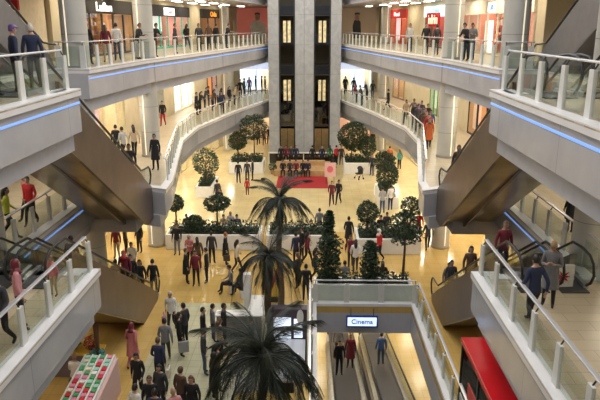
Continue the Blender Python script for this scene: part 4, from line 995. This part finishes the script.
crowd = [(401, 108, 'brown', 'black', 'scarf:charcoal', 'person in a charcoal headscarf at the near left of the right first floor crowd'), (407, 113, 'dark red', 'black', 'short', 'person in dark red at the front left of the right first floor crowd'), (414, 98, 'grey', 'black', 'short:brown', 'person in grey at the very back of the right first floor crowd'),
         (422, 100, 'charcoal', 'navy', 'short', 'person in charcoal at the back right of the right first floor crowd'), (404, 99, 'beige', 'black', 'long', 'person in beige with long hair, back left of the right first floor crowd'), (428, 103, 'black', 'denim', 'short', 'person in black and jeans, back right corner of the right first floor crowd'),
         (405, 104, 'charcoal', 'black', 'short', 'person in charcoal at the left edge of the right first floor crowd'), (411, 102, 'black', 'black', 'long', 'long haired person in black at the back of the right first floor crowd'),
         (416, 112, 'red', 'navy', 'short:brown', 'person in red with brown hair in the right first floor crowd'), (410, 110, 'brown', 'black', 'long:brown', 'brown haired person in brown next to the one in red, right first floor crowd'),
         (419, 104, 'purple', 'black', 'scarf:purple', 'person in a purple headscarf in the right first floor crowd'), (425, 107, 'navy', 'black', 'short', 'person in navy behind the one in the orange coat, right first floor'),
         (431, 111.5, 'blue', 'denim', 'short', 'person in a blue jacket at the right side of the right first floor crowd')]
for i, (hx, hy, t, l, h, lb) in enumerate(crowd): P(hx, hy, Z, 'walk', (180, 160, 200)[i % 3], t, l, h, lb)
P(424, 117, Z, 'walk', 175, 'orange', 'black', 'scarf:brown', 'person in a knee length orange coat leading the right first floor crowd', 'coat')
P(3, 186, Z, 'walk', -70, 'lime', 'black', 'long', 'person in lime green with long black hair on the left first floor walkway')
P(27, 175, Z, 'walk', 180, 'red', 'black', 'short', 'person in a red patterned top on the left first floor walkway')
P(34, 179, Z, 'walk', 150, 'pink', 'charcoal', 'long', 'person in pink with long dark hair on the left first floor walkway', '', .98)
person(9.25, 19.9, L1, 'stand', 20, 'black', 'black', 'short', 'person in a long black coat behind the right walkway railing', 'coat', 1.05)
for a in [(*at(555, 241, L1+1.7), L1, 'phone', 150, 'grey', 'black', 'short:blond', 'blond haired person in a long grey coat at the top of the right lower escalators', 'coat', .98),
          (*at(537, 268, L1+1.74), L1, 'walk', 15, 'navy', 'black', 'short', 'person in dark navy seen from behind at the right lower escalators', '', 1.0),
          (*at(16, 277, L1+1.66), L1, 'stand', -60, 'pink', 'charcoal', 'scarf:dark red', 'person in a dark red headscarf and pink top by the nearest left lower railing', '', .97),
          (*at(-3, 290, L1+1.7), L1, 'walk', 170, 'charcoal', 'black', 'short', 'person in charcoal at the left picture edge, below the one in the dark red headscarf', '', 1.),
          (*at(53, 277, L1+1.05), L1, 'stand', 160, 'floral pink', 'beige', 'short:brown', 'small child in a flowery top behind the nearest left lower railing', '', .62)]:
    x, y = a[0], a[1]
    if abs(x) < 5.78: q = 5.78*(1 if x > 0 else -1); y *= (q-CAMX)/(x-CAMX); x = q
    person(x, y, a[2], *a[3:9], extra=a[9], scale=a[10])
# --- on the escalators: (side, which, distance along y from the top, ...)
def rider(sg, xc, px, zt, face, top, legs, hair, label, extra='', scale=1., pose='stand'):
    """someone standing on the step where the photograph shows them (px = column of the head)"""
    yt = YT[zt]; best = (1e9, 0, 0); xc = sum(EX['inner' if xc < 6.8 else 'outer'])/2
    for k in range(1, 21):
        y = yt+.3+k*.4+.18; zz = zt-(.3+k*.4)*.57735+.165; x = sg*xc; dx = x-CAMX; u, v = dx+y*YAW, y-dx*YAW
        q = 300+630*u/(v*cos(PITCH)+(EYE-zz-1.6)*sin(PITCH)); best = min(best, (abs(q-px), y, zz))
    person(sg*xc, best[1], best[2], pose, face, top, legs, hair, label, extra, scale)
for a in [(-1, 7.42, 104, L2, 0, 'black', 'black', 'short', 'person in black riding the upper left escalator, highest up'), (-1, 7.3, 113, L2, 0, 'charcoal', 'black', 'long', 'long haired person in charcoal on the upper left escalator'),
          (-1, 7.55, 122, L2, 10, 'grey', 'navy', 'short:brown', 'person in grey on the lower half of the upper left escalator'), (-1, 6.1, 128, L2, 180, 'navy', 'black', 'short', 'person in navy riding up the upper left escalator, inner track'),
          (-1, 6.0, 143, L2, 180, 'blue', 'black', 'short', 'person in blue near the foot of the upper left escalator'), (-1, 7.4, 149, L2, 0, 'black', 'black', 'scarf:navy', 'person in a navy headscarf near the foot of the upper left escalator'),
          (1, 7.42, 466, L2, 180, 'black', 'black', 'short', 'person in a black suit high on the upper right escalator'), (1, 7.5, 462, L2, 180, 'dark red', 'black', 'long', 'person in dark red halfway on the upper right escalator'),
          (1, 6.2, 448, L2, 0, 'charcoal', 'black', 'short', 'person in charcoal low on the upper right escalator'), (1, 7.4, 453, L2, 180, 'black', 'charcoal', 'short', 'person in black near the foot of the upper right escalator'),
          (-1, 7.5, 71, L1, 0, 'black', 'black', 'short', 'person in black stepping onto the lower left escalator'), (-1, 6.9, 89, L1, 0, 'light grey', 'charcoal', 'short:brown', 'person in light grey two steps down the lower left escalator'),
          (-1, 6.1, 122, L1, 180, 'dark red', 'black', 'scarf:red', 'person in a red headscarf on the lower left escalator'), (-1, 6.1, 144, L1, 180, 'black', 'black', 'long', 'long haired person in black low on the lower left escalator'),
          (-1, 6.0, 151, L1, 180, 'charcoal', 'black', 'short', 'person in charcoal at the foot of the lower left escalator'),
          (1, 6.15, 504, L1, 180, 'dark red', 'navy', 'short:brown', 'person in a dark red jacket high on the lower right escalator'), (1, 6.1, 470, L1, 180, 'brown', 'black', 'long', 'person in brown on the lower right escalator'),
          (1, 6.0, 444, L1, 180, 'black', 'black', 'short', 'person in black on the lower half of the lower right escalator'), (1, 7.3, 461, L1, 0, 'charcoal', 'black', 'short', 'person in charcoal on the outer lower right escalator'),
          (1, 6.0, 436, L1, 180, 'beige', 'black', 'short', 'person in beige at the foot of the lower right escalator'),
          (-1, 7.5, 109, L2, 0, 'brown', 'black', 'short:brown', 'person in brown with short hair high on the upper left escalator'), (-1, 7.5, 136, L2, 0, 'navy', 'black', 'long', 'long haired person in navy low on the upper left escalator'), (-1, 6.1, 138, L2, 180, 'charcoal', 'black', 'short', 'person in charcoal on the inner upper left escalator, above the one in blue'),
          (1, 7.5, 457, L2, 180, 'navy', 'black', 'short', 'person in navy low on the upper right escalator'), (1, 6.2, 452, L2, 0, 'brown', 'black', 'long:brown', 'brown haired person on the inner upper right escalator'),
          (1, 6.1, 452, L1, 180, 'charcoal', 'black', 'short', 'person in charcoal halfway up the inner lower right escalator'), (1, 7.4, 451, L1, 0, 'dark red', 'black', 'long', 'long haired person in dark red on the outer lower right escalator'),
          (-1, 6.1, 131, L1, 180, 'black', 'black', 'short', 'person in black on the inner lower left escalator, just below the red headscarf'), (-1, 7.4, 137, L1, 0, 'navy', 'black', 'short', 'person in navy on the outer lower left escalator')]: rider(*a)
def walker(xc, y, face, top, legs, hair, label, extra='', pose='stand', scale=1.):
    z = B1+.07+(30.8-y)*5/23.5; person(xc, y, z, pose, face, top, legs, hair, label, extra, scale)
walker(2.05, 25.9, 180, 'black', 'black', 'short', 'person in a black vest with beige sleeves, nearest on the left moving walk'); walker(2.1, 28.3, 180, 'grey', 'black', 'long', 'long haired person farthest down the left moving walk')
walker(2.62, 26.9, 170, 'dark red', 'charcoal', 'long:brown', 'person in a dark red coat on the left moving walk', 'coat'); walker(4.1, 27.2, 0, 'blue', 'denim', 'short', 'person in blue seen from behind on the right moving walk')
# --- ground floor
Z = L0
G = [
 # left middle
 (176, 223, 'stand', 170, 'black', 'grey', 'short', 'person in black with grey trousers at the left end of the left planter', ''),
 (138, 221, 'stand', 150, 'black', 'black', 'short', 'person in a black suit under the left landing, right one of the group', ''),
 (124, 223, 'stand', -60, 'charcoal', 'black', 'long', 'person in charcoal facing the one in the suit under the left landing', ''),
 (115, 226, 'stand', 170, 'dark red', 'beige', 'short:brown', 'person in dark red leftmost under the left landing', ''),
 (131, 241, 'walk', 180, 'white', 'grey', 'short', 'person in a white top at the foot of the lower left escalator', ''),
 (185, 248, 'stand', -80, 'black', 'black', 'short:brown', 'person in a long black coat, left one of three talking on the open floor', 'coat'),
 (195, 250, 'stand', 180, 'dark red', 'black', 'long', 'person in dark red, middle one of three talking on the open floor', ''),
 (206, 247.5, 'stand', 90, 'black', 'black', 'short', 'person in black, right one of three talking on the open floor', ''),
 (197, 237, 'stand', 20, 'brown', 'black', 'long', 'person in brown behind the three talking on the open floor', ''),
 (189, 234, 'phone', 170, 'floral pink', 'black', 'scarf:beige', 'person in a beige headscarf and flowery top in front of the left planter', ''),
 (211, 231, 'stand', 0, 'charcoal', 'black', 'short', 'person in charcoal facing the left planter', ''),
 (225, 232, 'stand', -90, 'black', 'black', 'short:ginger', 'person with ginger hair in a long black dress by the left planter', 'coat'),
 (236, 239, 'walk', -60, 'cream', 'charcoal', 'long', 'person in a cream top walking left of the farthest palm', ''),
 (152, 259, 'stand', 0, 'black', 'black', 'short', 'person in black just off the lower left escalator', ''),
 (170, 290, 'walk', 180, 'white', 'black', 'short:white hair', 'white haired person in a white shirt walking past the lower left escalator', ''),
 (164, 318, 'walk', 10, 'grey', 'charcoal', 'short', 'person in a grey hoodie seen from behind, lower left floor', ''),
 (157, 337, 'walk', 0, 'navy', 'black', 'short:brown', 'person in a navy jacket seen from behind, lower left floor', ''),
 (178, 312, 'stand', -70, 'black', 'black', 'long', 'person with long black hair holding a grey bag, lower left floor', ''),
 (184, 313.5, 'stand', 60, 'charcoal', 'black', 'short', 'person in charcoal right behind the one holding a grey bag', ''),
 (202, 307, 'stand', -90, 'black', 'black', 'short', 'person in black facing the white counter, back one', ''),
 (212, 307, 'stand', -70, 'grey', 'charcoal', 'short', 'person in grey next to the one in black by the white counter', '.9'),
 (202.5, 328, 'stand', -80, 'charcoal', 'denim', 'bald', 'bald person in charcoal and jeans facing the nearest palm', ''),
 (223, 303, 'stand', -90, 'black', 'black', 'short', 'person in black leaning to the white counter', ''),
 (219, 318, 'stand', -60, 'beige', 'black', 'long:brown', 'brown haired person in beige before the white counter', '.95'),
 (216, 343, 'phone', -60, 'olive', 'black', 'long', 'person in olive bending over the toy stand left of the nearest palm', ''),
 (213, 352, 'stand', -60, 'black', 'black', 'scarf:black', 'person in a black headscarf left of the nearest palm', 'coat'),
 (251, 316, 'stand', 90, 'charcoal', 'black', 'short', 'vendor in charcoal standing inside the white counter', ''),
 (130, 322, 'walk', -10, 'floral pink', 'floral pink', 'scarf:dark red', 'person in a long flowery pink dress on the lower left floor', 'coat'),
 (136, 351, 'walk', 175, 'black', 'black', 'short', 'person in a black jacket over a white shirt walking to the camera, lower left', ''),
 (134, 384, 'stand', -30, 'white', 'black', 'short', 'person in a white top at the bottom edge below the one in the black jacket', ''),
 (149, 375, 'stand', 180, 'black', 'charcoal', 'short:brown', 'person in black at the bottom edge, left one of the dark group', ''),
 (160, 380, 'stand', 160, 'charcoal', 'black', 'long', 'person with long black hair in the dark group at the bottom edge', ''),
 (154, 389, 'stand', 0, 'navy', 'navy', 'short', 'person in navy lowest in the dark group at the bottom edge', ''),
 (191, 375, 'stand', 170, 'black', 'black', 'long:brown', 'brown haired person in a black coat at the bottom edge left of the nearest palm', 'coat'),
 (173, 388, 'stand', 30, 'pink', 'charcoal', 'bald', 'bald person in pale pink at the bottom edge', ''),
 (181, 389, 'stand', -30, 'brown', 'black', 'short:brown', 'person in brown right of the bald one at the bottom edge', ''),
 (247, 178, 'stand', 0, 'red', 'dark red', 'short', 'child in red alone on the open floor left of the red carpet', '.72'),
 (217, 179.5, 'stand', 40, 'charcoal', 'black', 'short', 'person in charcoal at the near end of the narrow left planter', ''),
 (220, 187, 'walk', 150, 'black', 'black', 'long', 'long haired person in black right of the narrow left planter', ''),
 (238, 161, 'stand', 0, 'black', 'black', 'short', 'person in black, left one of three before the far left planter', ''),
 (247, 160, 'stand', 180, 'charcoal', 'black', 'short:brown', 'person in charcoal, middle one of three before the far left planter', ''),
 (252.5, 160, 'stand', 90, 'black', 'black', 'short', 'person in black, right one of three before the far left planter', ''),
 # right middle
 (349, 216, 'walk', 0, 'black', 'black', 'short', 'person in a long black coat walking away in the middle of the hall', 'coat'),
 (356, 239, 'walk', 0, 'white', 'charcoal', 'long', 'person in a white top with long hair before the middle planter', ''),
 (351, 236, 'walk', 180, 'dark red', 'black', 'long', 'person in dark red just left of the one in the white top', ''),
 (320, 218, 'stand', 0, 'grey', 'black', 'short', 'person in grey behind the pillar shaped tree', ''),
 (307, 231, 'walk', -60, 'dark red', 'black', 'long', 'long haired person in dark red left of the pillar shaped tree', ''),
 (302, 229, 'stand', 120, 'black', 'black', 'short', 'person in black right of the farthest palm trunk', ''),
 (296, 232, 'stand', 30, 'navy', 'black', 'short', 'person in navy close to the farthest palm trunk', ''),
 (315, 247, 'walk', -90, 'charcoal', 'black', 'long', 'person in charcoal striding right below the pillar shaped tree', ''),
 (306, 264, 'stand', 0, 'black', 'black', 'short', 'person in black left of the head of the moving walks', ''),
 (298, 262, 'stand', 60, 'charcoal', 'black', 'long:brown', 'brown haired person in charcoal between palm and moving walks', ''),
 (380, 228, 'walk', 120, 'red', 'black', 'scarf:white', 'person in a red coat and white headscarf before the right planter', ''),
 (421, 213, 'walk', 180, 'red', 'navy', 'short', 'person in red by the right column base', ''),
 (429, 219, 'walk', 0, 'charcoal', 'black', 'long', 'person in charcoal right beside the right column base', ''),
 (332, 180, 'walk', 170, 'dark red', 'black', 'short:brown', 'person in dark red walking, left one of the pair right of the red carpet', ''),
 (339, 180, 'walk', 160, 'black', 'black', 'short', 'person in black walking, right one of the pair right of the red carpet', ''),
 (390, 146, 'stand', 0, 'orange', 'charcoal', 'short', 'person in orange on the right far floor between the trees', ''),
 (386, 151, 'stand', -60, 'dark red', 'black', 'long', 'person in dark red beside the one in orange, far right floor', '.9'),
 (400, 149, 'stand', 20, 'teal', 'black', 'long:brown', 'person in teal on the far right floor', ''),
 (367, 132.5, 'stand', 0, 'black', 'black', 'short', 'person in black far behind the right trees, left one of two', ''),
 (373, 131, 'stand', 180, 'charcoal', 'black', 'short', 'person in charcoal far behind the right trees, right one of two', ''),
 (372, 153, 'stand', 150, 'charcoal', 'black', 'short:brown', 'person in charcoal at the front of the far right planter', ''),
 (381, 161, 'stand', 60, 'red', 'dark red', 'short', 'small child in red right of the far right planter', '.7'),
 (388, 178, 'stand', 20, 'white', 'navy', 'short', 'person in white by the narrow right planter', ''),
 (383, 187, 'phone', 0, 'light grey', 'denim', 'short', 'person in a light grey shirt near the end of the narrow right planter', ''),
 (312.5, 148, 'stand', 0, 'black', 'black', 'short', 'person in black, first of the row by the dark glass barrier, right half', ''),
 (322, 148, 'stand', 180, 'navy', 'black', 'short', 'person in navy, second of the row by the dark glass barrier, right half', ''),
 (330, 150, 'stand', 0, 'green', 'black', 'long', 'person in green, third of the row by the dark glass barrier', ''),
 (336.5, 150, 'stand', 30, 'red', 'black', 'short', 'person in red, fourth of the row by the dark glass barrier', ''),
 (341.5, 149, 'stand', 180, 'charcoal', 'black', 'short:brown', 'person in charcoal, last of the row by the dark glass barrier', ''),
 (281, 149, 'stand', 180, 'black', 'black', 'short', 'person in black, first of the row on the left half of the stage', ''),
 (286, 150, 'stand', 170, 'dark red', 'black', 'long', 'person in dark red, second of the row on the left half of the stage', ''),
 (291, 149, 'stand', 180, 'charcoal', 'black', 'short', 'person in charcoal, third of the row on the left half of the stage', ''),
 (296, 150, 'stand', 190, 'navy', 'black', 'short', 'person in navy, fourth of the row on the left half of the stage', ''),
 (258, 124, 'walk', 0, 'dark red', 'black', 'short', 'person in dark red far off behind the large left ball tree', ''),
 (264, 121, 'walk', 180, 'orange', 'black', 'long', 'person in orange far off left of the lift tower', ''),
 (268, 118, 'stand', 180, 'black', 'black', 'short', 'person in black far off beside the left foot of the lift tower', ''),
]
for hx, hy, pose, face, t, l, h, lb, ex in G:
    sc = float(ex) if ex.startswith('.') else 1.
    P(hx, hy, Z, pose, face, t, l, h, lb, '' if sc != 1 else ex, sc)
SEAT = [(187, 219, 170, 'charcoal', 'black', 'short', 'person in charcoal seated behind the left planter, leftmost'), (224, 218.5, 170, 'beige', 'black', 'short:brown', 'person in beige seated behind the left planter'),
        (231, 218, 170, 'light grey', 'black', 'short:blond', 'person in light grey seated behind the left planter, beside the one in beige'), (237, 216, 180, 'navy', 'black', 'short', 'person in navy seated at the right end behind the left planter'),
        (372, 221, 180, 'grey', 'black', 'short:brown', 'person in grey seated behind the right planter, left one'), (381, 216, 180, 'black', 'black', 'long', 'person in black seated behind the right planter, middle one'),
        (387, 220, 170, 'charcoal', 'black', 'short', 'person in charcoal seated behind the right planter, next to the trunk'), (405, 217, 180, 'dark red', 'black', 'short', 'person in dark red seated behind the right planter, rightmost'),
        (345, 264, 0, 'grey', 'navy', 'short', 'person in grey seated with back to the moving walks'), (383, 261, 0, 'black', 'black', 'long', 'person in black seated at the planter above the moving walks'),
        (231, 265, 100, 'grey', 'black', 'short', 'person in grey sitting back left of the middle palm'), (242, 269, 60, 'charcoal', 'black', 'long', 'person in charcoal sitting beside the middle palm'),
        (79, 369, -10, 'white', 'navy', 'bald', 'bald vendor in a white shirt seated behind the yellow counter')]
for hx, hy, face, t, l, h, lb in SEAT: P(hx, hy, Z, 'sit', face, t, l, h, lb)
for i, (hx, hy) in enumerate(((283, 163), (290, 162), (296, 163.5), (303, 163), (308, 162))):
    P(hx, hy, L0, 'sit', 180, ('black', 'charcoal', 'dark red', 'black', 'navy')[i], 'black', ('long', 'short', 'short', 'long:brown', 'short')[i], 'person in %s seated on the wooden stage, %s from the left' % (('black', 'charcoal', 'dark red', 'black', 'navy')[i], ('first', 'second', 'third', 'fourth', 'fifth')[i]))
# seats under the seated
for x, y, face, lb in bench_spots:
    o = empty('stool', (x, y, 0), radians(face), 'low white seat under the '+' '.join(lb.replace('person', 'person').split()[:9]), 'seat', 'low white seats')
    MB().cyl(0, -.02, 0, .40, .16, .19, n=20).build('base', M_WHITE, o); MB().cyl(0, -.02, .40, .44, .2, n=20).build('cushion', M_DARK, o)
# bags and a pushchair
def bag(x, y, z, c, label, w=.32, d=.12, h=.34, rz=0, name='shopping_bag', cat='bag'):
    o = empty(name, (x, y, z), rz, label, cat); b = MB()
    b.add([(-w/2, -d/2, 0), (w/2, -d/2, 0), (w/2, d/2, 0), (-w/2, d/2, 0), (-w*.53, -d*.4, h), (w*.53, -d*.4, h), (w*.53, d*.4, h), (-w*.53, d*.4, h)], [(3, 2, 1, 0), (4, 5, 6, 7), (0, 1, 5, 4), (1, 2, 6, 5), (2, 3, 7, 6), (3, 0, 4, 7)])
    b.build('sack', colm(c), o, bevel=.01); MB().tube([(-.07, 0, h-.01), (-.05, 0, h+.12), (.05, 0, h+.12), (.07, 0, h-.01)], .008, 6).build('handle', M_DARK, o); return o
def beside(label, dx, dy, c, lb, zoff=.42, **k):
    for o in bpy.data.objects:
        if o.get('label') == label:
            a = o.rotation_euler.z; bag(o.location.x+dx*cos(a)-dy*sin(a), o.location.y+dx*sin(a)+dy*cos(a), o.location.z+zoff, c, lb, rz=a+pi/2, **k); return
    raise RuntimeError(label)
beside('person with long black hair holding a grey bag, lower left floor', .32, .09, (.28, .28, .28), 'grey shopping bag held in the right hand of the person with long black hair', .32, h=.42, w=.36)
beside('person in a navy jacket seen from behind, lower left floor', .33, -.08, (.6, .55, .45), 'cream bag carried by the person in the navy jacket', .34)
beside('white haired person in a white shirt walking past the lower left escalator', .33, -.08, (.6, .3, .3), 'pink bag carried by the white haired person', .34)
beside('person in a grey hoodie seen from behind, lower left floor', -.30, .29, (.7, .7, .68), 'white bag carried by the person in the grey hoodie', .45)
beside('person with ginger hair in a long black dress by the left planter', .34, .09, (.07, .05, .04), 'dark brown handbag of the person with ginger hair', .36, h=.3)
o = bag(*at(560, 287, L1), L1, (.72, .70, .66), 'large white shopping bag with a red splash design beside the blond haired person', .62, .14, .62, .1)
d = MB()
for k in range(9):
    a = k*2*pi/9; d.prism([(.10*cos(a-.3), .32+.10*sin(a-.3)), (.2*cos(a), .32+.2*sin(a)), (.10*cos(a+.3), .32+.10*sin(a+.3)), (0, .32)], 0, .008)
d.move(Matrix.Translation((0, -.078, 0)) @ Matrix.Rotation(pi/2, 4, 'X')).build('red_splash', M_REDG, o)
x, y = at(359, 179, 0)
o = empty('pushchair', (x, y, 0), .5, 'dark pushchair in front of the far right planter', 'pushchair')
b = MB(); b.tube([(-.22, .3, .06), (-.22, -.1, .5), (-.22, -.4, .95), (.22, -.4, .95), (.22, -.1, .5), (.22, .3, .06)], .015, 6); b.tube([(-.22, -.3, .06), (-.22, .0, .5)], .015, 6); b.tube([(.22, -.3, .06), (.22, .0, .5)], .015, 6); b.build('frame', M_DARK, o)
b = MB(); b.box(-.2, -.15, .4, .2, .25, .48); b.box(-.2, -.25, .42, .2, -.12, .9); b.ell((0, -.1, .85), (.22, .25, .22), 12, 8, 0, lambda c: c.z > 0); b.build('seat', colm((.02, .02, .025)), o)
for sx in (-.22, .22):
    for yy in (.3, -.3):
        w = MB().cyl(0, 0, -.02, .02, .08, n=14); w.move(Matrix.Translation((sx, yy, .08)) @ Matrix.Rotation(pi/2, 4, 'Y')); w.build('wheel', M_BLACK, o)
print('people', NP[0], 'objects', len(bpy.data.objects))
